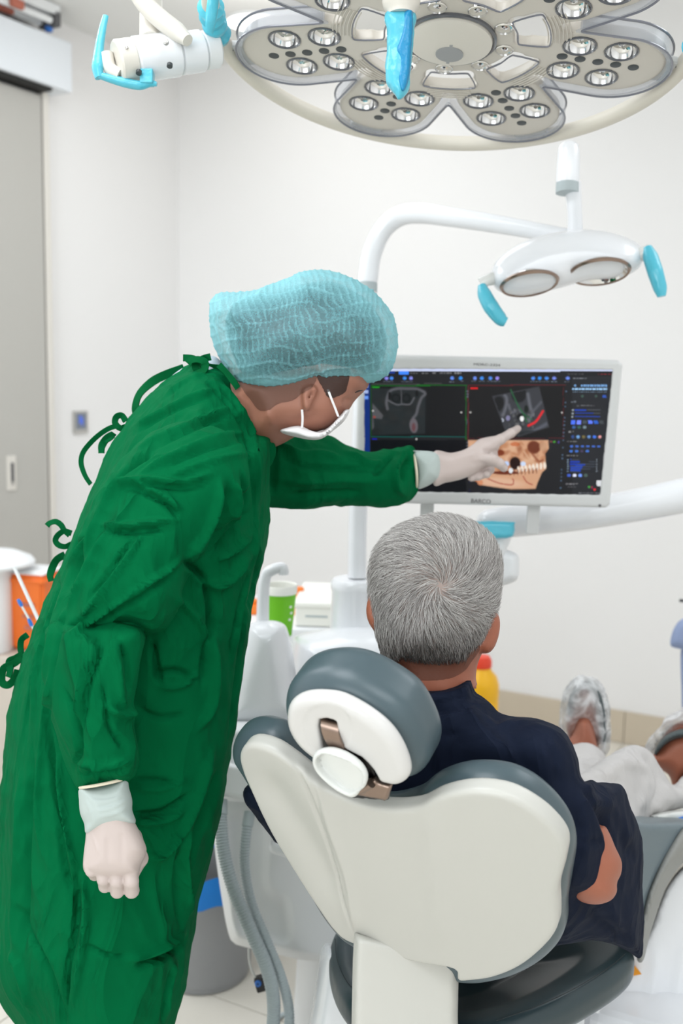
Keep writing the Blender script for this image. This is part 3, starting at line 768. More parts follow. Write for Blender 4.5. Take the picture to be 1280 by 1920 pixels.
pline([(960, 730), (974, 760), (984, 776), (990, 790)], 1.8, (34, 92, 56), .9); pline([(985, 775), (1000, 786)], 1.2, (34, 92, 56), .8)
pline([(993, 797), (1007, 789), (1020, 770)], 2.6, (220, 34, 40))
# rendered skull in the lower pane
ppoly([(880, 824), (1030, 824), (1031, 840), (1024, 850), (1026, 878), (1018, 886), (1010, 905), (1006, 917), (960, 918), (900, 909), (896, 902), (880, 900)], (196, 150, 118))
sk = pmask([(880, 824), (1030, 824), (1031, 840), (1024, 850), (1026, 878), (1018, 886), (1010, 905), (1006, 917), (960, 918), (900, 909), (896, 902), (880, 900)])
keep = IM.copy()
for k in range(70): elli(rs.uniform(885, 1025), rs.uniform(828, 880), rs.uniform(3, 9), rs.uniform(2, 7), [(214, 180, 150), (150, 84, 46), (120, 58, 30)][k % 3], .35, rs.uniform(0, 3), soft=.8)
elli(1003, 838, 12, 12, (96, 42, 22), .95); elli(1020, 836, 7, 9, (180, 140, 110), .7)
elli(938, 848, 10, 6, (112, 48, 24), .95); elli(968, 868, 10, 12, (30, 10, 6), 1.0); elli(950, 886, 26, 3.5, (92, 36, 18), .95); elli(968, 832, 9, 4, (180, 90, 50), .7)
pline([(985, 846), (996, 862), (1006, 868)], 2.6, (200, 160, 130), .8); pline([(1000, 850), (1012, 864), (1020, 862)], 2.6, (130, 70, 45), .8)
for k in range(8): elli(974 + k * 7, 880 - k * 1.1, 2.7, 6.5, (226, 214, 200), .95); elli(959 + k * 7, 886 - k * .6, 1.4, 6, (90, 40, 22), .6)
elli(952, 869, 5, 5, (176, 196, 232)); elli(983, 869, 5, 4.5, (190, 205, 230)); elli(960, 882, 4, 5, (210, 216, 222))
elli(940, 905, 45, 9, (206, 168, 142), .8, .08, .6)
pline([(916, 897), (938, 906), (962, 909), (965, 901), (963, 898)], 1.1, (150, 62, 48)); pline([(983, 893), (990, 904), (1000, 909)], 1.1, (150, 62, 48))
elli(900, 905, 8, 6, (190, 110, 70), .6)
IM[sk > 1] = keep[sk > 1]
for q, cc in (((1035, 827), (110, 60, 60)), ((1041, 827.5), (60, 150, 40)), ((1049, 828), (70, 60, 130))): elli(q[0], q[1], 2, 2, cc)
# tool panel at the right
rect(1074, 705, 1146, 935, (32, 34, 38))
def shx(y): return -(y - 700) * .098
words(1076, 709.5, 1103, (150, 156, 164))
for k in range(16):
    x = 1076 + k * 4.05
    elli(x, 722.5 + (k > 99), 1.7, 2.2, (120, 170, 225) if k not in (0, 2, 3) else (30, 32, 36)); elli(x, 728.8, 1.8, 2.2, (150, 195, 235)); elli(x, 734, 1.2, 1, (100, 120, 140))
for q in ((1093, 742), (1118, 742)): elli(q[0], q[1], 2.5, 2.2, (60, 84, 76))
rect(1130, 740, 1137, 745, (40, 80, 170))
words(1072, 752.5, 1082, (130, 140, 150)); words(1082, 760, 1114, (110, 112, 116))
for k, fr in enumerate((.45, .75, 1)):
    y = 768 + k * 6; elli(1075 + shx(y) + 7, y, 1.8, 1.8, (150, 160, 170)); rect(1079, y - 1, 1079 + 46 * fr, y + 1, (24, 60, 160)); rect(1079 + 46 * fr, y - .6, 1126, y + .6, (70, 74, 80))
for k, cc in enumerate(((70, 110, 240), (110, 130, 250), (60, 70, 80), (90, 120, 245), (40, 90, 190), (60, 66, 70))): rect(1072 + k * 10.5, 787, 1079.5 + k * 10.5, 794, cc)
for k, cc in enumerate(((50, 90, 150), (50, 90, 80), (110, 130, 140))): elli(1077 + k * 10, 800, 3.2, 3, cc)
words(1067, 808.5, 1076, (140, 140, 140))
for k, cc in enumerate(((40, 70, 130), (110, 160, 215), (110, 100, 60), (100, 140, 200), (60, 110, 220), (220, 150, 150))): elli(1075 + k * 10, 818, 3, 3, cc)
words(1065, 827, 1083, (140, 140, 140))
for k in range(6): elli(1073 + k * 10, 836, 3.2, 2, (60, 100, 190)); 
for k in range(4): elli(1072 + k * 10, 845, 3.2, 2.4, (60, 110, 200) if k != 2 else (70, 60, 90))
words(1064, 853.5, 1085, (140, 140, 140))
for k, fr in enumerate((.05, .4, .62, .5, .45, .42)):
    y = 861 + k * 4.4; elli(1066, y, 1.5, 1.3, (120, 140, 160)); rect(1070, y - 1.8, 1070 + 46 * fr, y + 1.8, (20, 56, 165)); rect(1070, y - .5, 1116, y + .5, (70, 80, 95), .7); elli(1119, y, 1.3, 1.3, (110, 120, 130))
for k, cc in enumerate(((60, 90, 190), (220, 225, 250), (110, 150, 250), (70, 90, 84))): elli(1068 + k * 10.3, 891, 3.6, 3, cc)
words(1062, 907.5, 1084, (130, 130, 134)); words(1066, 913, 1080, (90, 90, 94))
for q, cc in (((1105, 913), (60, 150, 60)), ((1110, 914), (130, 40, 70)), ((1115, 918), (210, 40, 50))): elli(q[0], q[1], 2, 2.4, cc)
words(1086, 925, 1124, (130, 132, 138)); rect(1119, 901, 1130, 912, (206, 208, 212))
for yy in range(733, 930, 7): elli(1062 + shx(yy) * .6 + 3, yy, 1.4, 1.6, (90, 120, 150), .7 if rs.random() > .35 else 0)
lin = np.where(IM / 255 <= 0.04045, IM / 255 / 12.92, ((np.clip(IM, 0, 255) / 255 + 0.055) / 1.055) ** 2.4)
so = O('screen', V.reshape(-1, 3), Q[:, ::-1], 'screen', t, smooth=False)
ca = so.data.color_attributes.new('pix', 'FLOAT_COLOR', 'CORNER')
fc = np.concatenate([lin.reshape(-1, 3), np.ones((NX * NY, 1))], 1)
ca.data.foreach_set('color', np.repeat(fc, 4, axis=0).ravel())

def text(body, x0, y0, x1, h, fr, parent, m='print', off=.0006):
    cu = bpy.data.curves.new('lettering', 'FONT'); cu.body = body; cu.size = 1; cu.extrude = .0003
    o = bpy.data.objects.new('lettering', cu); COL.objects.link(o); cu.materials.append(M[m])
    bpy.context.view_layer.update(); w_ = o.dimensions.x
    a = fr.uv(x0, y0, off); b = fr.uv(x1, y0 - h, off); wd = b[0] - a[0]; hh = abs(fr.uv(x0, y0 - h, off)[1] - a[1])
    sxx, syy = wd / w_, hh / .72; cu.extrude = .0002 / max(sxx, 1e-6) * 0 + .02
    base = ORG[parent.name]; c = fr.w(a[0], a[1], off) - base
    dg = bpy.context.evaluated_depsgraph_get(); me = bpy.data.meshes.new_from_object(o.evaluated_get(dg)); bpy.data.objects.remove(o); o = bpy.data.objects.new('lettering', me); COL.objects.link(o); ORG[o.name] = base
    m4 = Matrix([[fr.L[i] * sxx, fr.U[i] * syy, fr.N[i] * .01, c[i]] for i in range(3)] + [[0, 0, 0, 1]])
    o.parent = parent; o.matrix_local = m4; return o
text('BARCO', 882, 942.5, 919, 8, FM, t)
text('MDRC-2324', 887, 685, 937, 4.5, FM, t)
MB().lathe(FM.w(*FM.uv(1124, 948), 0), FM.N, [(.003, -.002), (.003, .0012), (.001, .0015)], 14).done('power_button', 'print', t)
MB().box(FM.w(*FM.uv(1001, 975), -.03), (FM.L, FM.U, FM.N), (.013, .035, .006), .002).done('mount', 'monitor', t, smooth=False)
MB().box(FM.w(*FM.uv(800, 955), -.03), (FM.L, FM.U, FM.N), (.014, .020, .006), .002).done('mount', 'monitor', t, smooth=False)

# ================================================================== DELIVERY ARM
t = T('delivery_arm', 'thick white swing arm with blue wrapped grip behind the monitor', 'arm', P(1000, 980, 2.24))
f = Infl([(1100, 935), (1143, 926), (1200, 914), (1300, 891), (1400, 868), (1400, 940), (1290, 961), (1200, 977), (1100, 993), (1010, 1003), (950, 1007), (912, 999), (893, 978), (905, 958), (950, 948), (1030, 944)], 2.25, .05, .035)
solid('arm', f, *pbox(880, 860, 1410, 1015, 2.19, 2.31), .006, 'white', t)
f = Infl([(905, 985), (962, 990), (958, 1010), (945, 1040), (925, 1075), (905, 1060), (890, 1010)], 2.2, .035, .02)
solid('neck', f, *pbox(880, 975, 970, 1085, 2.15, 2.25), .005, 'whitem', t)
f = Infl([(925, 1036), (945, 1030), (970, 1040), (973, 1060), (970, 1085), (950, 1096), (925, 1098), (905, 1080)], 2.24, .05, .02)
solid('joint_block', f, *pbox(895, 1020, 985, 1105, 2.17, 2.31), .005, 'whitem', t)
f = Infl([(880, 978), (960, 978), (964, 983), (962, 1006), (930, 1010), (880, 1004)], 2.15, .014, .010, smooth=2)
solid('grip_sleeve', f, *pbox(870, 970, 972, 1015, 2.12, 2.18), .003, 'blueglow', t)
MB().tube([P(1392, 905, 2.25), P(1420, 960, 2.3), P(1425, 1100, 2.35), P(1425, 1500, 2.4)], .04, 20, sub=4).done('post', 'white', t)
q = P(1425, 1500, 2.4); MB().tube([q, (q[0], q[1], .001)], [.04, .06], 20).done('post_foot', 'white', t)

# ================================================================== DENTAL UNIT
ub = P(640, 1500, 2.3)
t = T('dental_unit', 'white dental unit with cuspidor, cup filler and suction hose holder', 'dental unit', (ub[0], ub[1], 0))
def vert(px, py, z):     # point with its ground position
    return P(px, py, z)
zc = 2.3
ca_ = P(669, 1085, zc); top = ca_[2]; bot = P(669, 1200, zc)[2]
MB().lathe((ca_[0], ca_[1], 0), ZZ, [(.066, bot - .05), (.058, bot + .02), (.055, top - .03), (.058, top - .022), (.058, top - .008), (.052, top), (.026, top + .001)], 48).done('column', 'white', t)
f = Infl([(548, 1205), (566, 1188), (600, 1181), (650, 1172), (720, 1172), (780, 1190), (820, 1250), (820, 1380), (700, 1440), (560, 1440), (520, 1380), (540, 1290)], 2.32, .17, .09)
fb = lambda p: smax(f(p), -ell(p, P(672, 1265, 2.22), (.11, .11, .055)), .02)
solid('cuspidor', fb, *pbox(505, 1160, 835, 1455, 2.12, 2.5), .007, 'white', t)
c = P(680, 1245, 2.24)
a = np.linspace(0, 2 * pi, 41)[:-1]
MB().tube([c + np.array([cos(q) * .115, sin(q) * .10, -.012]) for q in np.append(a, a[:2])], .006, 8, cap=False).done('bowl_rim', 'white', t)
f = Infl([(457, 1185), (466, 1170), (482, 1165), (512, 1163), (532, 1170), (541, 1188), (550, 1230), (558, 1290), (564, 1360), (420, 1362), (425, 1300), (440, 1240)], 2.12, .075, .055)
solid('filler_tower', f, *pbox(405, 1155, 575, 1372, 2.03, 2.21), .0045, 'white', t)
MB().tube([P(492, 1178, 2.12), P(493, 1130, 2.12), P(495, 1095, 2.12), P(500, 1076, 2.12), P(512, 1068, 2.12), P(526, 1064, 2.12), P(531, 1068, 2.12), P(532, 1078, 2.12)], [.0135, .0125, .012, .0118, .0115, .011, .011, .010], 20, sub=5).done('filler_spout', 'white', t)
f = Infl([(395, 1372), (430, 1352), (500, 1352), (560, 1370), (600, 1450), (600, 1510), (540, 1520), (480, 1508), (410, 1498), (395, 1440)], 2.1, .10, .03)
solid('hose_console', f, *pbox(385, 1340, 612, 1530, 1.98, 2.22), .006, 'whitem', t)
f = Infl([(390, 1425), (420, 1428), (480, 1440), (530, 1455), (560, 1475), (556, 1512), (500, 1508), (440, 1497), (400, 1488), (390, 1470)], 2.0, .03, .01)
solid('console_lip', f, *pbox(380, 1415, 570, 1522, 1.95, 2.05), .004, 'whitem', t)
MB().lathe(P(447, 1450, 1.975), -FWD, [(.001, .004), (.007, .003), (.009, 0), (.009, -.02)], 18).done('valve_knob', 'white', t)
f = Infl([(400, 1480), (560, 1490), (680, 1560), (700, 1830), (610, 1806), (560, 1799), (490, 1782), (442, 1771), (428, 1750), (418, 1700), (406, 1620), (398, 1540)], 2.18, .12, .02, smooth=2)
g = Infl([(432, 1540), (500, 1540), (500, 1660), (540, 1690), (540, 1760), (480, 1752), (448, 1740), (440, 1680)], 2.04, .03, .02)
solid('pedestal', lambda p: smax(f(p), -g(p), .012), *pbox(385, 1470, 715, 1845, 2.03, 2.33), .006, 'whitem', t)
f = Infl([(507, 1578), (530, 1584), (552, 1596), (552, 1614), (530, 1606), (507, 1598)], 2.02, .02, .006, smooth=2)
solid('hose_bracket', f, *pbox(500, 1570, 562, 1622, 1.99, 2.06), .003, 'whitem', t)
MB().tube([P(640, 1700, 2.3), (P(640, 1700, 2.3) * np.array([1, 1, 0]) + ZZ * .001)], [.09, .11], 30).done('foot', 'whitem', t)
# corrugated suction hoses
def hose(px, name, label, r):
    pts, _ = cr(np.array([P(*q) for q in px]), 40); seg = np.linalg.norm(np.diff(pts, axis=0), axis=1); s = np.concatenate([[0], np.cumsum(seg)])
    n = int(s[-1] / .0011); ss = np.linspace(0, s[-1], n); pp = np.stack([np.interp(ss, s, pts[:, k]) for k in range(3)], 1)
    rad = r * (1 + .10 * np.sin(ss * 2 * pi / .0052))
    t = T(name, label, 'hose', pp[-1]); MB().tube(pp, rad, 16).done('corrugated_tube', 'hose', t, sharp=False)
    MB().tube(pp[:26:5], [r * 1.15] * len(pp[:26:5]), 16).done('collar', 'hose', t)
def tofloor(x, y, z, dx): q = P(x, y, z); return q
hose([(413, 1500, 1.99), (414, 1545, 1.97), (420, 1600, 1.95), (437, 1665, 1.93), (470, 1745, 1.92), (500, 1815, 1.92), (513, 1880, 1.92), (508, 1950, 1.92), (490, 2040, 1.95)], 'suction_hose', 'thick grey corrugated suction hose nearest the gown', .0118)
hose([(468, 1522, 1.99), (461, 1570, 1.97), (459, 1625, 1.96), (470, 1690, 1.95), (498, 1760, 1.94), (526, 1830, 1.94), (541, 1890, 1.94), (540, 1950, 1.94), (530, 2050, 1.97)], 'suction_hose', 'thinner grey corrugated suction hose nearer the chair', .0092)
cb = onz(520, 1912, .006)
t = T('floor_cable', 'grey cable lying on the floor below the dental chair', 'cable', cb)
MB().tube([onz(505, 1950, .006), onz(520, 1910, .006), onz(545, 1899, .006), onz(580, 1898, .006), onz(640, 1905, .006)], .006, 10, sub=6).done('sheath', 'hose', t)
c = P(490, 1843, 2.1)
t = T('quick_connector', 'small black connector with a blue ring hanging beside the hoses', 'connector', c)
MB().tube([P(466, 1778, 2.12), P(467, 1800, 2.11), P(472, 1820, 2.1), P(483, 1838, 2.1)], .0022, 8, sub=4).done('thin_tube', 'milky', t)
MB().box(c, (unit(RIGHT + UP * .3), unit(UP - RIGHT * .3), FWD), (.012, .014, .012), .003).done('body', 'black', t, smooth=False)
MB().box(c + UP * .022 + RIGHT * .01, (unit(RIGHT - UP * .4), unit(UP + RIGHT * .4), FWD), (.006, .012, .008), .002).done('clip', 'black', t, smooth=False)
MB().lathe(c - FWD * .011 + UP * .004 - RIGHT * .006, -FWD, [(.002, .0), (.002, .004), (.006, .004), (.007, .001)], 18).done('blue_ring', 'bluew', t)
# green paper cup
cc = P(523, 1190, 2.33); h = P(523, 1096, 2.33)[2] - cc[2]
t = T('paper_cup', 'bright green paper cup with cream rim beside the cup filler', 'cup', cc)
MB().lathe(cc, ZZ, [(.001, .004), (.028, .004), (.0285, 0), (.0385, h - .004)], 40, capends=False).done('wall', 'lime', t)
MB().lathe(cc, ZZ, [(.0378, h - .016), (.0392, h - .0155), (.0398, h + .002), (.0385, h + .004), (.0365, h + .002), (.0355, h - .02), (.027, .006), (.001, .006)], 40, capends=False).done('rim', 'cupin', t)
for k in range(3):
    q = cc + ZZ * (h * (.62 - .13 * k)); a_ = radians(-42 + 6 * (k % 2)); r = .0355 - .0013 * k
    MB().box(q + np.array([cos(a_), sin(a_), 0]) * r, (unit([-sin(a_), cos(a_), 0]), np.array([cos(a_), sin(a_), 0]), ZZ), (.0032, .0005, .0024), 0).done('print', 'cupin', t, smooth=False)

# ================================================================== DENTAL OPERATING LIGHT
lt = P(670, 1082, zc)
t = T('operating_light', 'white twin reflector dental light on a curved pole', 'dental lamp', lt)
ptz = [(669, 1084, 2.3), (671, 960, 2.3), (679, 750, 2.3), (687, 560, 2.3), (690, 520, 2.3), (697, 475, 2.3), (718, 430, 2.29), (750, 405, 2.27), (790, 400, 2.24), (850, 408, 2.2), (930, 420, 2.15), (1010, 434, 2.1), (1072, 445, 2.06)]
MB().tube([P(*q) for q in ptz], [.0205] * 4 + [.022] * 5 + [.020, .0185, .0165, .015], 24, sub=6).done('arm', 'white', t)
MB().tube([P(687, 547, 2.3), P(687.5, 531, 2.3)], .0235, 24).done('collar', 'hose', t)
MB().tube([P(1078, 448, 2.05), P(1077, 400, 2.05), P(1073, 345, 2.05)], [.020, .0185, .021], 20, squash=.7, sub=4).done('post', 'white', t)
MB().tube([P(1063, 362, 2.04), P(1063.5, 344, 2.04)], .0225, 24).done('swivel_band', 'hose', t, label='grey ribbed swivel band')
MB().tube([P(1063.5, 344, 2.04), P(1065, 310, 2.04), P(1066, 285, 2.04), P(1066, 274, 2.04), P(1066, 268, 2.04), P(1066, 265, 2.04)], [.0225, .0222, .0215, .019, .013, .004], 24).done('swivel_cap', 'white', t)
f = Infl([(920, 512), (930, 489), (955, 468), (1000, 446), (1050, 434), (1100, 430), (1150, 437), (1190, 453), (1206, 470), (1203, 495), (1183, 513), (1145, 523), (1100, 526), (1050, 540), (1000, 551), (960, 553), (935, 546), (922, 531)], 2.02, .062, .045)
head = solid('lamp_head', f, *pbox(905, 420, 1220, 565, 1.94, 2.1), .0045, 'white', t)
ax = unit([-.02, -.33, -.94])
for (x, y, r, ux) in ((992, 531, .0535, unit([1, 0, .10])), (1124, 509, .0555, unit([1, 0, .03]))):
    c = P(x, y + 1, 1.972)
    ax_ = unit(ax - ux * (ax @ ux))
    MB().lathe(c, ax_, [(r, -.004), (r + .003, .000), (r, .004), (r - .004, .002)], 48, u=ux, capends=False).done('reflector_rim', 'bronze', head)
    MB().lathe(c, ax_, [(r - .003, .002), (r * .8, -.010), (r * .5, -.020), (r * .2, -.024), (.001, -.025)], 48, u=ux, capends=False).done('reflector', 'chrome', head)
    MB().lathe(c, ax_, [(.006, -.025), (.006, -.008), (.001, -.005)], 20, u=ux).done('bulb_shield', 'milky', head)
MB().tube([P(926, 522, 2.0), P(912, 526, 1.99), P(902, 532, 1.99)], [.013, .011, .012], 16, sub=3).done('handle_joint', 'milky', t)
MB().tube([P(903, 535, 1.985), P(908, 552, 1.98), P(920, 575, 1.97), P(938, 598, 1.97), P(948, 604, 1.97)], [.008, .0135, .015, .013, .009], 18, sub=5).done('grip_sleeve', 'blueglow', t)
MB().tube([P(1198, 478, 2.0), P(1210, 472, 1.99), P(1218, 466, 1.99)], [.014, .012, .010], 16, sub=3).done('handle_joint', 'milky', t)
MB().tube([P(1213, 464, 1.985), P(1219, 482, 1.98), P(1228, 510, 1.97), P(1237, 540, 1.97), P(1240, 556, 1.97)], [.009, .0145, .015, .013, .008], 18, sub=5).done('grip_sleeve', 'blueglow', t)

# ================================================================== SURGICAL LAMP (overhead)
lc = P(845, 66, 1.6); ln = unit([-.072, -.225, -1.0])
t = T('surgical_lamp', 'overhead surgical lamp with seven petals, clear rim and cream ring', 'surgical lamp', lc)
lu = unit(np.array([1.0, 0, 0]) - ln * ln[0]); lv = np.cross(lu, ln); lv = -lv if False else np.cross(ln, lu) * -1
# lv points away from the viewer's side used for the measured angles
lv = np.cross(lu, ln) if (np.cross(lu, ln) @ np.array([0, 1, 0])) < 0 else -np.cross(lu, ln)
def LW(r, a, n=0.0): return lc + lu * r * cos(a) + lv * r * sin(a) + ln * n
PA = [radians(-162 + 51.43 * k) for k in range(7)]
def sgn(a): return a
def flower(u, v, grow=0.0):
    r = np.hypot(u, v); d = np.abs(r - .150) - .018 - grow
    for a in PA:
        ca__, sa = cos(a), sin(a)
        x = u * ca__ + v * sa; y = -u * sa + v * ca__
        tt = np.clip((x - .205) / (.263 - .205), 0, 1); k = np.hypot(x - .205 - tt * (.263 - .205), y) - (.076 + .003 * tt) - grow
        d = smin(d, k, .018)
        k2 = np.hypot(x - np.clip(x, .075, .15), y) - .010 - grow
        # spokes sit between the windows
        d = smin(d, k2, .02)
    d = smin(d, r - .098 - grow, .012)
    for a in PA:      # see-through windows between the hub and the petals
        b = a + radians(25.7); x = u * cos(b) + v * sin(b); y = -u * sin(b) + v * cos(b)
        rr = np.hypot(x, y); an = np.arctan2(y, x)
        qx = np.abs(rr - .1275) - (.0245 - grow * .8) + .008; qy = np.abs(an * .128) - (.041 - grow * .8) + .008
        wn = np.hypot(np.maximum(qx, 0), np.maximum(qy, 0)) + np.minimum(np.maximum(qx, qy), 0) - .008
        d = np.maximum(d, -np.where(x > 0, wn, 1))
    return d
# the measured angle runs so that negative angles are the petals nearest the bottom of the picture
def flf(p, grow=0, t0=-.014, t1=.006, R=.004):
    q = p - lc; u = q @ lu; v = q @ lv; n = q @ ln
    d = flower(u, v, grow); h = np.abs(n - (t0 + t1) / 2) - (t1 - t0) / 2
    a = np.maximum(d + R, 0); b = np.maximum(h + R, 0)
    return np.hypot(a, b) + np.minimum(np.maximum(d + R, h + R), 0) - R
cor = [LW(.40, a, n) for a in np.linspace(0, 2 * pi, 24) for n in (-.03, .03)]
lo, hi = bounds(cor, .0)
lenses = []; holes = []
for a in PA:
    for rr, da in ((.197, .19), (.197, -.19), (.262, .155), (.262, -.155)): lenses.append((rr, a + da))
    for k in range(5): holes.append((.178 + k * .029, a + .01))
def bodyf(p):
    d = flf(p)
    q = p - lc; u = q @ lu; v = q @ lv; n = q @ ln
    near = n > -.02
    for rr, a in lenses:
        e = np.hypot(u - rr * cos(a), v - rr * sin(a)); d = np.maximum(d, -np.maximum(e - .0245, -(n + .008)))
    return d
bd = solid('petal_body', bodyf, lo, hi, .0026, 'lampbody', t, newton=1)
M['edge'] = mat('smoked_edge', (120, 122, 132), .2, coat=.5)
edge = None
# smoked line following the petals' outer edge
aa = np.linspace(0, 2 * pi, 1441)[:-1]
rr_ = np.linspace(.12, .36, 481); 
G_ = flower(np.outer(rr_, np.cos(aa)), np.outer(rr_, np.sin(aa)), .0095)
rout = np.array([rr_[np.where(G_[:, i] < 0)[0][-1]] for i in range(len(aa))])
loops = [[LW(r + dr, a, n) for r, a in zip(rout, aa)] for dr, n in ((0, .0125), (0, -.016), (-.0025, -.016), (-.0025, .0105), (-.009, .0105), (-.009, .0125))]
nn_ = len(aa); mb = MB(); mb.add([q for l in loops for q in l], [(k * nn_ + i, k * nn_ + (i + 1) % nn_, ((k + 1) % 6) * nn_ + (i + 1) % nn_, ((k + 1) % 6) * nn_ + i) for k in range(6) for i in range(nn_)])
mb.done('clear_cover', 'clear', t)
for a in PA:
    b = a + radians(25.7); pts = [LW(.1275 + .0245 * sgn_r, b + da * 1.12, .0068) for sgn_r, da in ((-1, -.22), (-1, 0), (-1, .22), (-.7, .27), (.7, .27), (1, .22), (1, 0), (1, -.22), (.7, -.27), (-.7, -.27), (-1, -.22), (-1, 0))]
    MB().tube(pts, .0014, 6, cap=False, sub=3).done('window_rim', 'edge', t)
pts = np.array([LW(r, a, .0125) for r, a in zip(rout, aa)]); pts = np.vstack([pts, pts[:2]])
MB().tube(pts, .0019, 6, cap=False).done('outer_edge', 'edge', t)
pts = np.array([LW(r + .001, a, -.016) for r, a in zip(rout, aa)]); pts = np.vstack([pts, pts[:2]])
MB().tube(pts, .0019, 6, cap=False).done('outer_edge', 'edge', t)
# lens bowls
for i, (rr, a) in enumerate(lenses):
    c = LW(rr, a, .004)
    o = MB().lathe(c, ln, [(.0262, .001), (.0262, .0035), (.0243, .0045), (.0235, .001)], 28, u=lu, capends=False).done('lens_rim', 'rimgrey', t)
    o = MB().lathe(c, ln, [(.0240, .002), (.0215, -.006), (.0160, -.012), (.009, -.0155), (.0055, -.0165), (.0055, -.008), (.001, -.0065)], 28, u=lu, capends=False).done('lens_reflector', 'chrome', t)
for rr, a in holes:
    c = LW(rr, a, .0062)
    MB().lathe(c, ln, [(.0085, -.001), (.0085, .0006), (.006, .0010), (.001, .0011)], 20, u=lu).done('small_lens', 'hole', t)
# ribs between the petals and the inner ring
for a in PA:
    for k in range(7):
        r0 = .142 + k * .0056
        pts = [LW(r0 + .006, a + radians(25.7) + d, .0068) for d in np.linspace(-.22, .22, 7)]
        MB().tube(pts, .0012, 5).done('rib', 'lampbody', t) if k % 1 == 0 else None
MB().lathe(lc, ln, [(.071, .004), (.071, .010), (.068, .012), (.065, .010)], 72, u=lu, capends=False).done('hub_ring', 'rimgrey', t)
MB().lathe(lc, ln, [(.066, .004), (.064, .014), (.050, .018), (.001, .020)], 72, u=lu, capends=False).done('hub_cover', 'lampwhite', t)
c = LW(.020, radians(-86), .0195)
M['patch'] = mat('grey_patch', (160, 162, 164), .45)
MB().lathe(c, ln, [(.0215, -.001), (.0215, .0012), (.001, .0014)], 40, u=lu).done('hub_patch', 'patch', t)
MB().box(c, (lu, lv, ln), (.0025, .027, .0012), .0005).done('hub_key', 'patch', t, smooth=False)
# inner lenses
for k in range(9):
    a = radians(-11 + 40 * k); c = LW(.087, a, .004)
    MB().lathe(c, ln, [(.0145, .001), (.0145, .004), (.0135, .005), (.013, .002), (.008, .0015), (.001, .003)], 26, u=lu, capends=False).done('inner_lens', 'chrome', t)
# cream ring with brackets
a = np.linspace(0, 2 * pi, 145)
MB().tube([LW(.357 + .012, q, .0) for q in np.append(a[:-1], a[:2])], .0135, 20, cap=False).done('ring_handle', 'ringcream', t)
for k in range(7):
    b = PA[k]
    MB().box(LW(.352, b, -.002), (lu * cos(b) + lv * sin(b), -lu * sin(b) + lv * cos(b), ln), (.018, .030, .006), .003).done('bracket', 'monitor', t, smooth=False)
    for s in (-1, 1):
        MB().lathe(LW(.360, b + s * .06, .0045), ln, [(.004, 0), (.004, .0012), (.001, .0014)], 12).done('screw', 'hole', t)
# sleeves wrapped round the ring, and the hanging grip
for (px, py, d0, d1) in ((412, 40, -.12, .14), (1266, 60, -.13, .10)):
    w_ = onpl(px, py, lc, ln) - lc; a0 = atan2(w_ @ lv, w_ @ lu); pp = []
    for q in np.linspace(a0 + d0, a0 + d1, 14): pp.append(LW(.369, q, 0))
    rad = .0185 + .0025 * np.sin(np.arange(14) * 1.9); rad[0] = .013; rad[-1] = .014
    MB().tube(pp, rad, 20, sub=4).done('ring_sleeve', 'blueglow', t)
MB().tube([P(404, -60, 1.53), P(402, -20, 1.50), P(396, 30, 1.50), P(392, 62, 1.51)], [.010, .009, .009, .006], 14, sub=5, squash=.4).done('ring_sleeve_fold', 'blueglow', t)
gz = 1.38
MB().tube([P(752, -60, gz), P(752, 2, gz)], .018, 24).done('grip_stem', 'lampwhite', t)
MB().lathe(P(752, -14, gz), -UP, [(.016, 0), (.0235, .004), (.0255, .012), (.0235, .020), (.019, .024), (.018, .030)], 36).done('grip_flange', 'lampwhite', t)
f = Infl([(726, 22), (775, 24), (774, 60), (771, 105), (768, 140), (762, 172), (748, 187), (742, 180), (727, 155), (725, 110), (727, 60)], gz, .016, .016)
solid('grip_sleeve', f, *pbox(715, 12, 785, 195, gz - .03, gz + .03), .0022, 'blueglow', t,
      post=lambda v, Q: v + vnormals(v, Q) * (.0016 * ridged(v, 70, 5))[:, None])
f = Infl([(757, 24), (774, 24), (771, 100), (766, 150), (755, 172), (745, 150), (748, 112), (742, 92), (752, 60)], gz - .010, .0085, .006)
solid('sleeve_fold', f, *pbox(735, 15, 782, 180, gz - .03, gz + .01), .002, 'bluedeep', t)
# suspension out of frame
up0 = lc - ln * .02; apex = lc + np.array([0, -.02, .22])
MB().lathe(lc, -ln, [(.09, .012), (.085, .05), (.05, .075), (.03, .09)], 48, u=lu).done('rear_housing', 'lampwhite', t)
MB().tube([lc - ln * .08, apex, apex + np.array([.25, -.2, .1])], [.03, .028, .028], 20, sub=5).done('yoke', 'lampwhite', t)
q = apex + np.array([.25, -.2, .1]); MB().tube([q, (q[0], q[1], RH)], [.035, .035], 24).done('ceiling_post', 'lampwhite', t)
MB().tube([P(752, -60, gz), P(752, -170, gz) + np.array([0, 0, .05]), apex + np.array([0, -.1, .05]), apex], [.018, .018, .02, .024], 16, sub=5).done('grip_arm', 'lampwhite', t)
for (sx_, k) in ((0, 0),):
    MB().tube([LW(.357, radians(120), -.01), LW(.2, radians(120), -.06), lc - ln * .07], [.012, .014, .02], 14, sub=5).done('ring_stay', 'lampwhite', t)

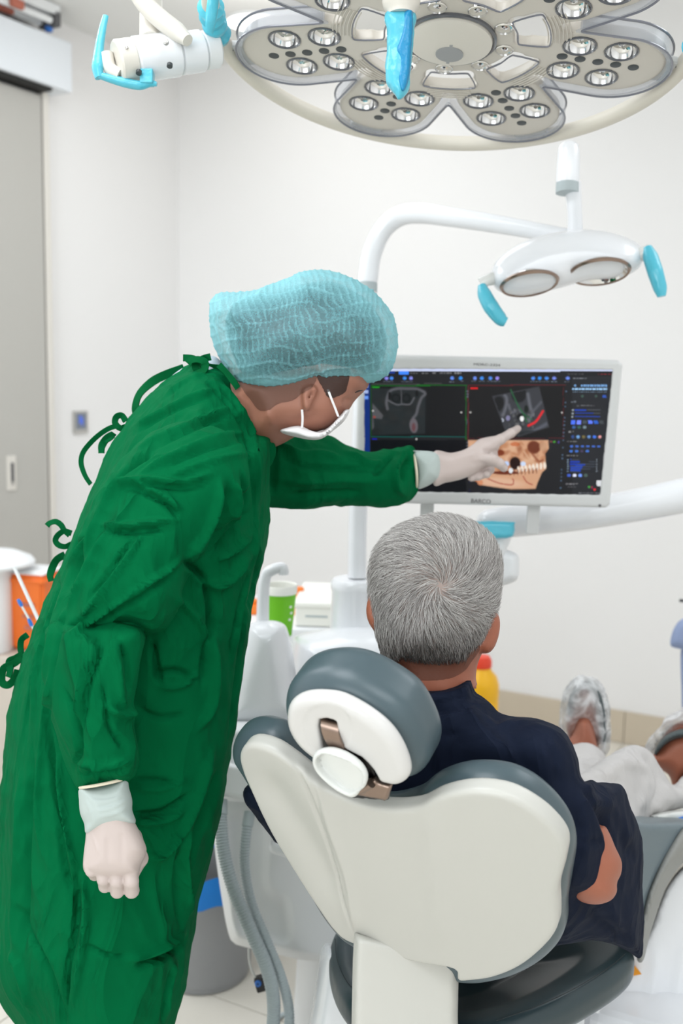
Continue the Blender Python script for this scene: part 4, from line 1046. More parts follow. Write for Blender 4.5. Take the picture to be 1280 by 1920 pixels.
# ------------------------------------------------ second lamp's joint at the upper left
c = P(300, 105, 1.6)
t = T('lamp_arm_joint', 'white cylindrical arm joint with blue sleeved grip at upper left', 'lamp arm', c)
ax0, ax1 = P(222, 116, 1.60), P(404, 92, 1.66)
d = unit(ax1 - ax0)
def seg(s0, s1, r, name, m='white', rr=.003):
    a = ax0 + (ax1 - ax0) * s0; L_ = np.linalg.norm(ax1 - ax0) * (s1 - s0)
    return MB().lathe(a, d, [(.001, 0), (r - rr, 0), (r, rr), (r, L_ - rr), (r - rr, L_), (.001, L_)], 48).done(name, m, t)
seg(-.02, .16, .0325, 'end_drum', 'lampwhite'); seg(.155, .60, .0335, 'barrel'); seg(.60, .86, .0315, 'collar'); seg(.86, 1.02, .029, 'flange', 'whitem')
for (x, y, r) in ((237, 89, .0026), (310, 77, .0045)):
    q = P(x, y, 1.572); MB().lathe(q, -FWD, [(r, -.006), (r, .001), (r * .6, .0015), (.0005, .001)], 16).done('screw', 'steel', t)
for (x, y) in ((260, 137), (318, 124)):
    q = P(x, y, 1.585); MB().lathe(q, unit(-UP - FWD * .4), [(.0045, -.004), (.0045, .001), (.001, .001)], 14).done('screw', 'hole', t)
MB().tube([P(255, -20, 1.6), P(272, 8, 1.6), P(300, 35, 1.6), P(332, 60, 1.6), P(352, 76, 1.59)], [.0145, .014, .0145, .0145, .009], 20, sub=5).done('curved_arm', 'lampwhite', t)
MB().tube([P(283, 78, 1.62), P(283, 20, 1.66), P(283, -60, 1.7)], .018, 20).done('hanger', 'lampwhite', t)
q = P(283, -60, 1.7); MB().tube([q, (q[0], q[1], RH)], .022, 20).done('ceiling_post', 'lampwhite', t)
q2 = P(255, -20, 1.6); MB().tube([q2, (q2 + q) / 2 + ZZ * .12, q], .014, 16, sub=4).done('curved_arm', 'lampwhite', t)
MB().tube([P(198, 30, 1.6), P(192, 55, 1.6), P(186, 90, 1.6), P(183, 125, 1.6), P(186, 146, 1.6)], [.006, .0075, .009, .0115, .008], 16, sub=6, squash=.7).done('grip_sleeve', 'blueglow', t)
MB().tube([P(183, 140, 1.6), P(205, 147, 1.6), P(235, 155, 1.6), P(262, 160, 1.6), P(282, 156, 1.6), P(294, 158, 1.6)], [.006, .0075, .009, .0085, .0065, .004], 16, sub=6, squash=.8).done('grip_sleeve', 'blueglow', t)
MB().tube([P(200, 100, 1.6), P(206, 128, 1.6), P(225, 140, 1.6)], .010, 14, sub=4).done('grip_stem', 'lampwhite', t)
MB().box(P(276, 146, 1.6), (RIGHT, UP, FWD), (.010, .011, .010), .002).done('grip_tab', 'blueglow', t, smooth=False)

# ================================================================== DENTAL CHAIR
CD = unit([sin(radians(28)), cos(radians(28)), 0]); CL = np.array([CD[1], -CD[0], 0])
AL = radians(25)
FB = Frame(P(760, 1600, 1.36), CL, ZZ * cos(AL) - CD * sin(AL))
cb0 = P(900, 1900, 1.75)
chair = T('dental_chair', 'reclining dental chair with white shell and grey leatherette upholstery', 'dental chair', (cb0[0], cb0[1], 0))
t = chair
dome = lambda u, v: .022 * (1 - (u / .24) ** 2) - .03 * np.clip(v, -.2, .2) ** 2
cush = [(444, 1400), (449, 1372), (470, 1352), (505, 1347), (545, 1362), (600, 1420), (660, 1462), (725, 1476), (790, 1462), (830, 1434), (880, 1421), (940, 1427), (990, 1449), (1035, 1488), (1068, 1535), (1080, 1580), (1074, 1630), (1066, 1680), (1064, 1725), (1046, 1755), (1008, 1781), (958, 1797), (900, 1801), (835, 1785), (745, 1758), (670, 1731), (624, 1688), (587, 1630), (543, 1550), (498, 1480), (464, 1430)]
f, lo, hi = plate_f(FB, cush, -.062, .004, .030, dome, off=-.03)
solid('backrest_cushion', f, lo, hi, .0045, 'grey', t)
shell = [(453, 1425), (458, 1398), (480, 1385), (520, 1392), (560, 1415), (600, 1443), (660, 1474), (725, 1491), (790, 1490), (832, 1472), (880, 1464), (930, 1470), (975, 1489), (1020, 1524), (1050, 1560), (1061, 1588), (1056, 1625), (1046, 1665), (1047, 1705), (1044, 1738), (1020, 1768), (980, 1797), (935, 1813), (900, 1817), (868, 1816), (860, 1794), (800, 1782), (735, 1766), (664, 1748), (635, 1728), (605, 1690), (560, 1625), (510, 1548), (472, 1475)]
f, lo, hi = plate_f(FB, shell, -.004, .022, .007, dome, off=.02)
shf = f
def shpost(v, Q):
    n = vnormals(v, Q)
    return strokes(v, n, [(-.0035, 3.2, [(548, 1425), (580, 1490), (612, 1580), (640, 1680), (664, 1752)]), (.004, 12, [(562, 1425), (600, 1500), (632, 1600), (655, 1700), (668, 1748)]),
                          (-.0022, 3.5, [(578, 1440), (598, 1500), (606, 1540), (640, 1640), (660, 1740)]), (.003, 22, [(800, 1500), (812, 1600), (822, 1700), (830, 1785)]),
                          (-.006, 26, [(480, 1440), (540, 1520), (590, 1600), (640, 1700)])])
solid('backrest_shell', f, lo, hi, .0034, 'shell', t, post=shpost)
# headrest
FH = Frame(FB.O + FB.N * .045, FB.L, FB.U)
hb = [(519, 1345), (524, 1308), (550, 1286), (600, 1280), (650, 1291), (705, 1320), (748, 1353), (775, 1395), (790, 1435), (786, 1462), (765, 1478), (730, 1474), (690, 1466), (640, 1455), (595, 1436), (558, 1408), (532, 1378)]
f, lo, hi = plate_f(FH, hb, -.088, .0, .032, None, off=0)
solid('headrest_cushion', f, lo, hi, .0042, 'grey', t)
hs = [(538, 1345), (544, 1318), (566, 1303), (600, 1300), (640, 1307), (690, 1334), (730, 1367), (755, 1404), (768, 1442), (763, 1461), (745, 1470), (722, 1466), (705, 1461), (680, 1458), (640, 1448), (600, 1427), (565, 1400), (545, 1372)]
hdome = lambda u, v: .0
f, lo, hi = plate_f(FH, hs, -.004, .020, .014, None, off=.012)
slot = Poly2([FH.uv(x, y, .014) for x, y in [(600, 1346), (632, 1350), (635, 1378), (650, 1398), (682, 1414), (704, 1438), (714, 1458), (718, 1490), (660, 1500), (640, 1462), (612, 1412), (602, 1380)]], .002, .03, 2)
dish = Poly2([FH.uv(x, y, .014) for x, y in [(575, 1350), (590, 1325), (620, 1318), (650, 1330), (660, 1360), (640, 1400), (610, 1410), (585, 1390)]], .002, .03)
def hsf(p):
    u, v, n = FH.loc(p); d = f(p)
    s = slot(u, v); k = dish(u, v)
    d = smax(d, -(np.maximum(s, -(n + .001))), .003)
    return smax(d, -np.sqrt(np.clip(1 + k / .03, 0, None) ** 2 * .0001 + (n - .026) ** 2) + .012 if False else -(np.maximum(k + .0, -(n - .0165 - .10 * np.clip(k + .03, 0, 1)))), .004)
solid('headrest_shell', hsf, lo, hi, .0026, 'hshell', t)
f2, lo2, hi2 = plate_f(FH, [(598, 1342), (640, 1345), (700, 1440), (712, 1470), (735, 1480), (728, 1500), (660, 1495), (606, 1415)], .0, .004, .002, None, off=.002, smooth=0)
solid('slot_shade_plate', f2, lo2, hi2, .003, 'black', t)  # black plate stands in for the shade inside the headrest slot
# metal strap bending out of the slot
w_ = FH.uv(635, 1375, .02) - FH.uv(602, 1375, .02); sw = abs(w_[0]) * .92
path = [(617, 1347, .004), (618, 1356, .014), (620, 1375, .0205), (628, 1395, .021), (644, 1418, .014), (665, 1445, .008), (690, 1475, .008), (706, 1494, .004)]
pts = [FH.w(*FH.uv(x, y, n), n) for x, y, n in path]
MB().ribbon(pts, sw, FH.L + FH.U * -.15, .0016).done('metal_strap', 'bronze', t)
f3, lo3, hi3 = plate_f(FH, [(664, 1478), (690, 1462), (702, 1456), (712, 1464), (736, 1471), (728, 1496), (700, 1492), (664, 1485)], .0, .012, .004, None, off=.006, smooth=0)
solid('hinge_block', f3, lo3, hi3, .0028, 'bronze', t)
MB().tube([FH.w(*FH.uv(676, 1480, .014), .014), FH.w(*FH.uv(696, 1468, .014), .014)], .006, 14).done('hinge_pin', 'bronze', t)
lev = [(586, 1424), (590, 1412), (604, 1405), (625, 1405), (652, 1416), (676, 1434), (688, 1454), (686, 1472), (676, 1482), (668, 1492), (655, 1491), (630, 1478), (604, 1456), (590, 1438)]
f4, lo4, hi4 = plate_f(FH, lev, .022, .036, .007, None, off=.03)
lp = Poly2([FH.uv(x, y, .03) for x, y in [(595, 1421), (612, 1410), (650, 1421), (675, 1439), (683, 1456), (676, 1474), (654, 1482), (622, 1462), (600, 1440)]], .002, .03)
def levf(p):
    u, v, n = FH.loc(p); k = lp(u, v); return smax(f4(p), -np.maximum(k, -(n - .029 - .12 * (u - FH.uv(640, 1445, .03)[0]))), .003)
solid('locking_lever', levf, lo4, hi4, .0024, 'milky', t)
# stitched seams
def seam(fr, px, n, parent=t):
    pts, _ = cr(np.array([fr.w(*fr.uv(x, y, n), n) for x, y in px]), 14)
    MB().tube(pts, .0007, 5).done('seam', 'stitch', parent)
seam(FH, [(600, 1234), (660, 1240), (715, 1256), (765, 1290), (800, 1335)], -.078)
# support column and structure below
f = Infl([(664, 1748), (735, 1764), (800, 1780), (857, 1792), (860, 1815), (858, 1900), (862, 2150), (655, 2150), (659, 1900), (661, 1800)], 1.44, .028, .012, smooth=0)
solid('support_column', f, *pbox(645, 1740, 872, 2160, 1.39, 1.49), .005, 'shell', t)
FS = Frame(P(900, 1830, 1.62) * np.array([1, 1, 0]) + ZZ * .60, CL, CD)
seat = [(622, 1745), (650, 1712), (740, 1690), (1000, 1690), (1130, 1733), (1180, 1760), (1190, 1784), (1162, 1815), (1092, 1858), (1022, 1890), (940, 1922), (850, 1938), (760, 1928), (680, 1892), (635, 1842), (618, 1790)]
f, lo, hi = plate_f(FS, seat, -.068, .0, .028, None)
bowl = Poly2([FS.uv(x, y) for x, y in [(660, 1765), (740, 1730), (1000, 1730), (1080, 1770), (1090, 1800), (1020, 1850), (940, 1885), (850, 1900), (760, 1890), (690, 1850)]], .004, .05)
def seatf(p):
    u, v, n = FS.loc(p); k = np.clip(-bowl(u, v), 0, .08); return f(p + ZZ * (k * .35)[:, None])
solid('seat_cushion', seatf, lo, hi, .005, 'greyd', t)
def seamz(fr, px, n):
    pts, _ = cr(np.array([fr.w(*fr.uv(x, y, n), n) for x, y in px]), 12); MB().tube(pts, .0008, 5).done('seam', 'stitch', t)
seamz(FS, [(930, 1914), (1010, 1885), (1078, 1853), (1140, 1815), (1172, 1788)], .0005)
seamz(FS, [(628, 1760), (632, 1800), (650, 1840), (690, 1880)], .0)
# leg rest curving down in front
f = Infl([(1170, 1540), (1190, 1530), (1216, 1532), (1250, 1532), (1300, 1528), (1400, 1500), (1400, 1540), (1300, 1560), (1270, 1600), (1240, 1650), (1222, 1700), (1210, 1760), (1196, 1790), (1180, 1780), (1172, 1700)], lambda x, y: 1.80 + (x - 1160) * .0012, .13, .02)
M['lightgrey'] = mat('light_grey_leatherette', (106, 120, 126), .34)
solid('leg_rest', f, *pbox(1110, 1480, 1410, 1850, 1.58, 2.25), .0065, 'lightgrey', t)
f = Infl([(1300, 1534), (1274, 1543), (1239, 1597), (1208, 1667), (1197, 1714), (1190, 1760), (1194, 1800), (1206, 1800), (1218, 1752), (1236, 1696), (1254, 1653), (1292, 1610), (1400, 1562), (1400, 1500)], lambda x, y: 1.79 + (x - 1160) * .0012, .138, .022)
M['warmgrey'] = mat('warm_grey_leatherette', (146, 147, 143), .6)
solid('leg_rest_side', f, *pbox(1180, 1490, 1410, 1860, 1.6, 2.25), .006, 'warmgrey', t)
# base: two white housings standing on the floor
f = Infl([(573, 1960), (585, 1890), (597, 1810), (604, 1776), (615, 1768), (640, 1776), (700, 1800), (900, 1850), (1060, 1900), (1062, 2230), (560, 2230), (566, 2050)], 1.86, .13, .03, smooth=3)
solid('base_housing', f, *pbox(540, 1755, 1075, 2240, 1.7, 2.02), .008, 'white', t)
f = Infl([(1098, 1935), (1104, 1890), (1125, 1840), (1150, 1790), (1190, 1770), (1212, 1740), (1230, 1690), (1250, 1650), (1290, 1612), (1400, 1570), (1410, 2150), (1090, 2150)], 2.10, .16, .015, smooth=3)
pf = lambda v, Q: strokes(v, vnormals(v, Q), [(-.006, 2.5, [(1143, 1850), (1139, 1880), (1135, 1930), (1130, 1990)]), (.008, 9, [(1232, 1775), (1222, 1840), (1215, 1920), (1210, 2000)]), (.006, 8, [(1290, 1740), (1272, 1830), (1262, 1930), (1258, 2000)])])
solid('front_housing', f, *pbox(1080, 1550, 1420, 2160, 1.90, 2.30), .007, 'white', t, post=pf)
q0 = P(820, 2100, 1.9); MB().box((q0[0] + .25, q0[1] + .15, .035), (CL, CD, ZZ), (.24, .45, .034), .02).done('floor_plate', 'whitem', t, smooth=False)
q1 = P(820, 2150, 1.9); MB().box((q0[0] + .05, q0[1] + .0, .17), (CL, CD, ZZ), (.14, .2, .16), .03).done('base_foot', 'white', t, smooth=False)
q2 = P(1250, 2000, 1.98); MB().box((q2[0], q2[1], .22), (CL, CD, ZZ), (.13, .16, .2), .03).done('base_foot', 'white', t, smooth=False)
# warning triangle
FT = Frame(P(1178, 1822, 1.938), unit(RIGHT), unit(UP))
c = P(1191, 1822, 1.925)
tri = [c + RIGHT * (.0115 * cos(radians(a))) + UP * (.0115 * sin(radians(a))) for a in (100, 220, 340)]
mb = MB(); mb.add([p_ - FWD * .002 for p_ in tri] + [p_ + FWD * .012 for p_ in tri], [(0, 1, 2), (5, 4, 3), (0, 3, 4, 1), (1, 4, 5, 2), (2, 5, 3, 0)]); mb.done('warning_triangle', 'amber', t, smooth=False, label='amber warning triangle')
MB().box(c - FWD * .0015 + UP * .001, (RIGHT, UP, FWD), (.0009, .0032, .0004), 0).done('exclamation_mark', 'black', t, smooth=False)
MB().box(c - FWD * .0015 - UP * .0042, (RIGHT, UP, FWD), (.0009, .0009, .0004), 0).done('exclamation_mark', 'black', t, smooth=False)
# plastic cover on the end of the leg rest
f = Infl([(1216, 1530), (1245, 1522), (1300, 1518), (1330, 1540), (1300, 1556), (1266, 1545), (1235, 1540)], 1.98, .10, .006)
o = solid('plastic_cover', f, *pbox(1205, 1505, 1345, 1568, 1.85, 2.1), .004, 'milky', None, org=P(1260, 1535, 1.98))
tag(o, 'clear plastic protective cover with blue print on the leg rest', 'cover')
f = Infl([(1266, 1533), (1300, 1526), (1300, 1546), (1276, 1546)], 1.94, .07, .005)
O_ = solid('blue_print', f, *pbox(1255, 1515, 1315, 1555, 1.82, 2.05), .0035, 'bluew', o)

# ================================================================== SEATED MAN
mh = P(818, 1110, 1.46)
man = T('person', 'seated grey haired man in a navy shirt and pale trousers, seen from behind', 'person', P(900, 1800, 1.6) * np.array([1, 1, 0]) + ZZ * .6)
HZ = 1.46
hair_px = [(722, 1245), (706, 1190), (697, 1140), (695, 1085), (704, 1040), (727, 1005), (765, 981), (810, 969), (850, 970), (893, 987), (924, 1018), (937, 1060), (935, 1110), (929, 1150), (914, 1190), (893, 1225), (872, 1252), (835, 1266), (785, 1262), (745, 1252)]
hp = np.array(hair_px, float); hc = hp.mean(0)
skull = Infl([tuple(hc + (q - hc) * .955) for q in hp], HZ + .005, .098, .085)
neck = Infl([(731, 1215), (885, 1205), (908, 1205), (900, 1228), (886, 1250), (876, 1275), (880, 1330), (730, 1340), (729, 1260)], HZ + .012, .062, .055)
face = Infl([(740, 1100), (860, 1100), (903, 1180), (905, 1215), (892, 1240), (870, 1270), (800, 1290), (745, 1260)], HZ + .075, .05, .045)
earL = Infl([(706, 1108), (696, 1112), (689, 1126), (686, 1145), (689, 1162), (696, 1176), (706, 1184), (716, 1160), (716, 1120)], HZ - .008, .013, .010)
earR = Infl([(916, 1152), (929, 1148), (936, 1158), (937, 1176), (933, 1198), (925, 1216), (914, 1225), (903, 1222), (897, 1205), (903, 1172)], HZ - .008, .014, .011)
elb = P(1128, 1648, 1.365)
def manbody0(p):
    d = smin(skull(p), neck(p), .02); d = smin(d, face(p), .02)
    d = smin(d, earL(p), .006); d = smin(d, earR(p), .006)
    d = smin(d, chain(p, [P(815, 1290, 1.475), P(830, 1420, 1.52), P(860, 1600, 1.56), P(880, 1740, 1.62)], [.055, .085, .10, .11], .03), .03)
    d = smin(d, chain(p, [P(820, 1350, 1.49), P(1010, 1415, 1.42), P(1090, 1560, 1.38), elb], [.05, .048, .042, .034], .02), .02)
    d = smin(d, chain(p, [elb, P(1132, 1600, 1.45), P(1120, 1560, 1.62)], [.034, .033, .026], .02), .015)
    d = smin(d, chain(p, [P(820, 1350, 1.49), P(640, 1400, 1.60), P(560, 1500, 1.62), P(500, 1530, 1.60), P(560, 1560, 1.72)], [.05, .045, .038, .030, .025], .02), .02)
    # hips, legs
    d = smin(d, chain(p, [P(880, 1740, 1.62), P(1080, 1640, 1.72), P(1185, 1470, 1.95), P(1260, 1440, 2.16), P(1268, 1395, 2.27), P(1300, 1340, 2.34)], [.10, .075, .052, .034, .036, .028], .02), .02)
    d = smin(d, chain(p, [P(880, 1740, 1.66), P(1000, 1560, 1.85), P(1090, 1470, 2.10), P(1096, 1410, 2.28), P(1097, 1350, 2.34), P(1097, 1296, 2.34)], [.10, .07, .05, .034, .036, .032], .02), .02)
    return d
# hair: a close layer of scalp coloured by short hair, and the strands
hbase = Infl([tuple(hc + (q - hc) * .965) for q in hp], HZ + .0045, .1005, .087)
M['hairbase'] = mat('grey_hair_base', (165, 148, 140), .8, noise=(45, .12))
M['nape'] = mat('nape_hair', (72, 64, 60), .8)
def hcut(p):
    x, y, z = proj(p); return np.maximum(hbase(p), (y - (1252 - .0 * x)) * HZ / F * .8)
hv, hQ = nets(hcut, *pbox(680, 955, 950, 1290, 1.33, 1.60), .0035)
ho = O('hair', hv, hQ, 'hairbase', man)
n_ = vnormals(hv, hQ); fcn = hv[hQ].mean(1); fa = np.linalg.norm(np.cross(hv[hQ[:, 2]] - hv[hQ[:, 0]], hv[hQ[:, 3]] - hv[hQ[:, 1]]), axis=1)
NS = 30000
pick = RNG.choice(len(hQ), NS, p=fa / fa.sum())
wts = RNG.dirichlet((1, 1, 1, 1), NS); root = (hv[hQ[pick]] * wts[..., None]).sum(1); nr = (n_[hQ[pick]] * wts[..., None]).sum(1); nr /= np.linalg.norm(nr, axis=1)[:, None]
x, y, z = proj(root)
keep = (z < HZ + .10) & (y < 1250)
root, nr, x, y, z = root[keep], nr[keep], x[keep], y[keep], z[keep]
W = np.array([826, 1098.])
dx, dy = x - W[0], y - W[1]; r = np.hypot(dx, dy) + 1e-6; er = np.stack([dx / r, dy / r], 1); et = np.stack([er[:, 1], -er[:, 0]], 1)
sw_ = .95 * np.exp(-r / 85) + .22
d2 = er + et * sw_[:, None] + np.array([0, 1.0]) * np.clip((y - 1130) / 90, 0, 1.2)[:, None] + RNG.normal(0, .16, (len(r), 2))
d2 /= np.linalg.norm(d2, axis=1)[:, None]
d3 = d2[:, :1] * RIGHT - d2[:, 1:] * UP
d3 = d3 - nr * (d3 * nr).sum(1)[:, None]; d3 /= np.linalg.norm(d3, axis=1)[:, None] + 1e-9
ln_ = np.clip(.019 - .000075 * np.clip(y - 1120, 0, 200) - .0000 * r, .006, .02) * RNG.uniform(.7, 1.15, len(r))
lift = (.26 + .1 * RNG.random(len(r)))[:, None]
p1 = root + (d3 + nr * lift * 1.5) * ln_[:, None] * .33; p2 = root + (d3 * .72 + nr * lift * .85) * ln_[:, None]; 
tw = np.cross(nr, d3) * RNG.normal(0, .12, len(r))[:, None]
p3 = root + (d3 * 1.05 + nr * lift * .75 + tw) * ln_[:, None] * 1.25
hc_ = bpy.data.hair_curves.new('hair_strands')
hc_.add_curves([4] * len(root))
pos = np.stack([root - nr * .0005, p1, p2, p3], 1).reshape(-1, 3) - ORG[man.name]
hc_.points.foreach_set('position', pos.astype(np.float32).ravel())
ra = hc_.attributes.get('radius') or hc_.attributes.new('radius', 'FLOAT', 'POINT')
ra.data.foreach_set('value', np.tile(np.array([.00026, .00026, .00022, .00008], np.float32), len(root)))
# tone of each strand: silver on top, darker towards the nape
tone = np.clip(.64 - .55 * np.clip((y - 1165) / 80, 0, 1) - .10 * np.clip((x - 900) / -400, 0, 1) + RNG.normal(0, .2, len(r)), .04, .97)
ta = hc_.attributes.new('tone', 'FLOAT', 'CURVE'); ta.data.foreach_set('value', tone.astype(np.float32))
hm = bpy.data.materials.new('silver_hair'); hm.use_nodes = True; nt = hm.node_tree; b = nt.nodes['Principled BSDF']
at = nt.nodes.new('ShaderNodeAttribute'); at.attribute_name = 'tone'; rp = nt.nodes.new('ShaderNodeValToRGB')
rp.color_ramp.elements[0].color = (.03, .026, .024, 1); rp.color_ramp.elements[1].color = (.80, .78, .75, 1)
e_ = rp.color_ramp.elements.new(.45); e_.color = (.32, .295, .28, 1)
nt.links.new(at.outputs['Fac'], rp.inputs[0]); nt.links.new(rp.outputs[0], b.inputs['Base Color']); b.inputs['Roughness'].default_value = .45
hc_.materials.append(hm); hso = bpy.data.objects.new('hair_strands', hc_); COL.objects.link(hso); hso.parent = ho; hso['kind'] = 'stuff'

# shirt
tz = lambda x, y: 1.515 - .00050 * (x - 800) + .0013 * np.clip(x - 1060, 0, 200) + .00022 * np.clip(y - 1500, -100, 400)
tors = Infl([(700, 1290), (722, 1262), (760, 1284), (800, 1292), (850, 1288), (884, 1300), (915, 1318), (936, 1338), (970, 1348), (1005, 1350), (1040, 1364), (1062, 1386), (1078, 1425), (1086, 1465), (1110, 1468), (1150, 1472), (1166, 1478), (1180, 1510), (1196, 1550), (1203, 1600), (1201, 1660), (1205, 1720), (1201, 1790), (1185, 1786), (1150, 1768), (1095, 1762), (1000, 1780), (860, 1818), (760, 1830), (690, 1800), (620, 1640), (560, 1500), (570, 1400), (640, 1330)], tz, .105, .06, smooth=4)
sleeve = Infl([(960, 1390), (1000, 1362), (1040, 1366), (1063, 1388), (1080, 1425), (1088, 1462), (1108, 1478), (1122, 1505), (1127, 1547), (1133, 1583), (1131, 1610), (1125, 1638), (1117, 1658), (1099, 1671), (1078, 1676), (1050, 1670), (1010, 1600), (980, 1500)], lambda x, y: 1.345 - .0001 * (x - 1050), .058, .04)
collar = Infl([(716, 1262), (735, 1262), (770, 1286), (800, 1293), (845, 1289), (877, 1276), (883, 1284), (887, 1318), (850, 1332), (790, 1335), (735, 1325), (712, 1290)], HZ + .01, .080, .010)
lsl = Infl([(560, 1400), (600, 1420), (600, 1560), (530, 1580), (508, 1564), (476, 1524), (461, 1504), (458, 1484), (474, 1466), (520, 1440)], lambda x, y: 1.60, .055, .03)
def shirt(p):
    d = smin(tors(p), sleeve(p), .012); d = smin(d, collar(p), .004); d = smin(d, lsl(p), .02)
    return d
cutneck = Infl([(738, 1200), (872, 1200), (876, 1272), (845, 1283), (800, 1287), (765, 1278), (742, 1262)], HZ + .012, .072, .015)
def spost(v, Q):
    n = vnormals(v, Q); v = v + n * (.0012 * ridged(v, 26, 11) + .0011 * ridged(v, 75, 12, 2))[:, None]
    return strokes(v, n, [(.004, 7, [(1085, 1468), (1100, 1478), (1108, 1470), (1106, 1490)]), (-.010, 7, [(1088, 1472), (1110, 1492), (1130, 1530), (1145, 1575)]), (-.006, 12, [(1140, 1500), (1170, 1560), (1180, 1620)]), (.006, 10, [(1120, 1490), (1160, 1530), (1185, 1590)]),
        (-.004, 6, [(1020, 1385), (1035, 1420), (1045, 1480)]), (.003, 5, [(1012, 1392), (1028, 1430), (1038, 1490)]), (-.004, 6, [(893, 1322), (930, 1345), (935, 1370)]), (.0035, 7, [(845, 1380), (900, 1372), (960, 1356), (1000, 1352)]), (-.003, 5, [(820, 1378), (880, 1375), (930, 1362)]),
        (-.006, 3.5, [(730, 1334), (790, 1338), (850, 1332), (888, 1318)]), (-.005, 8, [(1110, 1700), (1130, 1730), (1180, 1760)]), (.005, 9, [(1140, 1690), (1160, 1740), (1190, 1780)]), (-.004, 5, [(1090, 1580), (1130, 1575)]), (.003, 8, [(1088, 1520), (1100, 1560), (1095, 1620)])])
solid('shirt', lambda p: smax(shirt(p), -cutneck(p), .003) if True else 0, *pbox(450, 1240, 1215, 1825, 1.24, 1.80), .0052, 'navy', man, post=spost)
# bare elbow below the sleeve: part of the body skin
armf = Infl([(1100, 1560), (1130, 1548), (1142, 1562), (1153, 1588), (1165, 1615), (1164, 1638), (1156, 1655), (1156, 1672), (1145, 1688), (1120, 1696), (1092, 1692), (1072, 1680), (1070, 1640)], lambda x, y: 1.352, .042, .03)
# trousers, shins, feet
trz = lambda x, y: 1.66 + (x - 1130) * .0023 + (1640 - y) * .0008
tr = Infl([(1060, 1470), (1083, 1457), (1112, 1440), (1150, 1413), (1178, 1401), (1204, 1402), (1224, 1418), (1240, 1446), (1261, 1476), (1282, 1456), (1310, 1440), (1330, 1500), (1300, 1512), (1262, 1516), (1240, 1527), (1219, 1531), (1216, 1560), (1206, 1600), (1192, 1650), (1120, 1680), (1060, 1600)], trz, .085, .035)
hipf = lambda p: chain(p, [P(880, 1720, 1.70), P(1090, 1610, 1.77)], [.085, .08], .02)
legf = lambda p: chain(p, [P(880, 1720, 1.72), P(1000, 1560, 1.86), P(1088, 1478, 2.10), P(1094, 1440, 2.2)], [.085, .08, .062, .05], .02)
def tpost(v, Q):
    n = vnormals(v, Q); v = v + n * (.0016 * ridged(v, 22, 4) + .0013 * ridged(v, 80, 6, 2))[:, None]
    return strokes(v, n, [(-.006, 6, [(1095, 1458), (1130, 1460), (1170, 1470)]), (.007, 10, [(1130, 1440), (1180, 1430), (1215, 1450), (1222, 1500)]), (-.009, 7, [(1205, 1410), (1225, 1440), (1236, 1480), (1222, 1520)]), (.006, 8, [(1240, 1470), (1258, 1490), (1262, 1510)]), (-.005, 6, [(1190, 1470), (1205, 1520), (1203, 1570)])])
solid('trousers', lambda p: smin(smin(tr(p), hipf(p), .02), legf(p), .01), *pbox(840, 1385, 1345, 1800, 1.50, 2.32), .0065, 'khaki', man, post=tpost)
sh1 = Infl([(1060, 1398), (1075, 1376), (1088, 1352), (1104, 1354), (1116, 1385), (1122, 1420), (1108, 1450), (1075, 1450)], 2.27, .045, .035)
ft1 = Infl([(1062, 1370), (1066, 1320), (1076, 1290), (1097, 1279), (1120, 1290), (1132, 1330), (1133, 1375), (1118, 1400), (1080, 1400)], 2.33, .045, .04)
cv1 = Infl([(1055, 1392), (1052, 1350), (1058, 1305), (1074, 1277), (1097, 1269), (1120, 1279), (1135, 1308), (1141, 1350), (1142, 1388), (1134, 1414), (1121, 1410), (1110, 1384), (1097, 1360), (1084, 1362), (1070, 1384), (1060, 1397)], 2.325, .06, .045)
solid('shoe_cover', cv1, *pbox(1040, 1255, 1155, 1425, 2.24, 2.41), .0045, 'shoecover', man, post=lambda v, Q: v + vnormals(v, Q) * (.004 * ridged(v, 55, 8))[:, None], label='translucent white shoe cover on the left foot')
sl1 = Infl([(1062, 1330), (1070, 1300), (1084, 1282), (1100, 1277), (1118, 1284), (1130, 1310), (1137, 1350), (1136, 1392), (1124, 1392), (1122, 1350), (1114, 1312), (1100, 1292), (1086, 1296), (1075, 1316), (1070, 1345)], 2.325, .045, .006)
solid('sandal', sl1, *pbox(1050, 1265, 1150, 1405, 2.23, 2.37), .0045, 'slate', man)
sh2 = Infl([(1218, 1430), (1238, 1400), (1262, 1380), (1300, 1375), (1330, 1400), (1310, 1440), (1284, 1458), (1264, 1480), (1252, 1452)], 2.23, .045, .035)
ft2 = Infl([(1240, 1400), (1250, 1370), (1280, 1350), (1330, 1330), (1345, 1380), (1300, 1410)], 2.28, .045, .035)
cv2 = Infl([(1206, 1424), (1216, 1394), (1240, 1360), (1268, 1336), (1320, 1318), (1352, 1340), (1352, 1390), (1320, 1368), (1280, 1364), (1256, 1372), (1236, 1392), (1222, 1412), (1212, 1430)], 2.27, .065, .045)
solid('shoe_cover', cv2, *pbox(1195, 1305, 1365, 1445, 2.19, 2.36), .0045, 'shoecover', man, post=lambda v, Q: v + vnormals(v, Q) * (.004 * ridged(v, 55, 9))[:, None], label='translucent white shoe cover on the right foot')
st = Infl([(1226, 1412), (1234, 1394), (1252, 1376), (1280, 1366), (1330, 1366), (1330, 1384), (1282, 1384), (1258, 1390), (1242, 1402), (1230, 1416)], 2.23, .06, .012)
solid('sandal_strap', st, *pbox(1215, 1352, 1345, 1425, 2.14, 2.32), .004, 'slate', man)

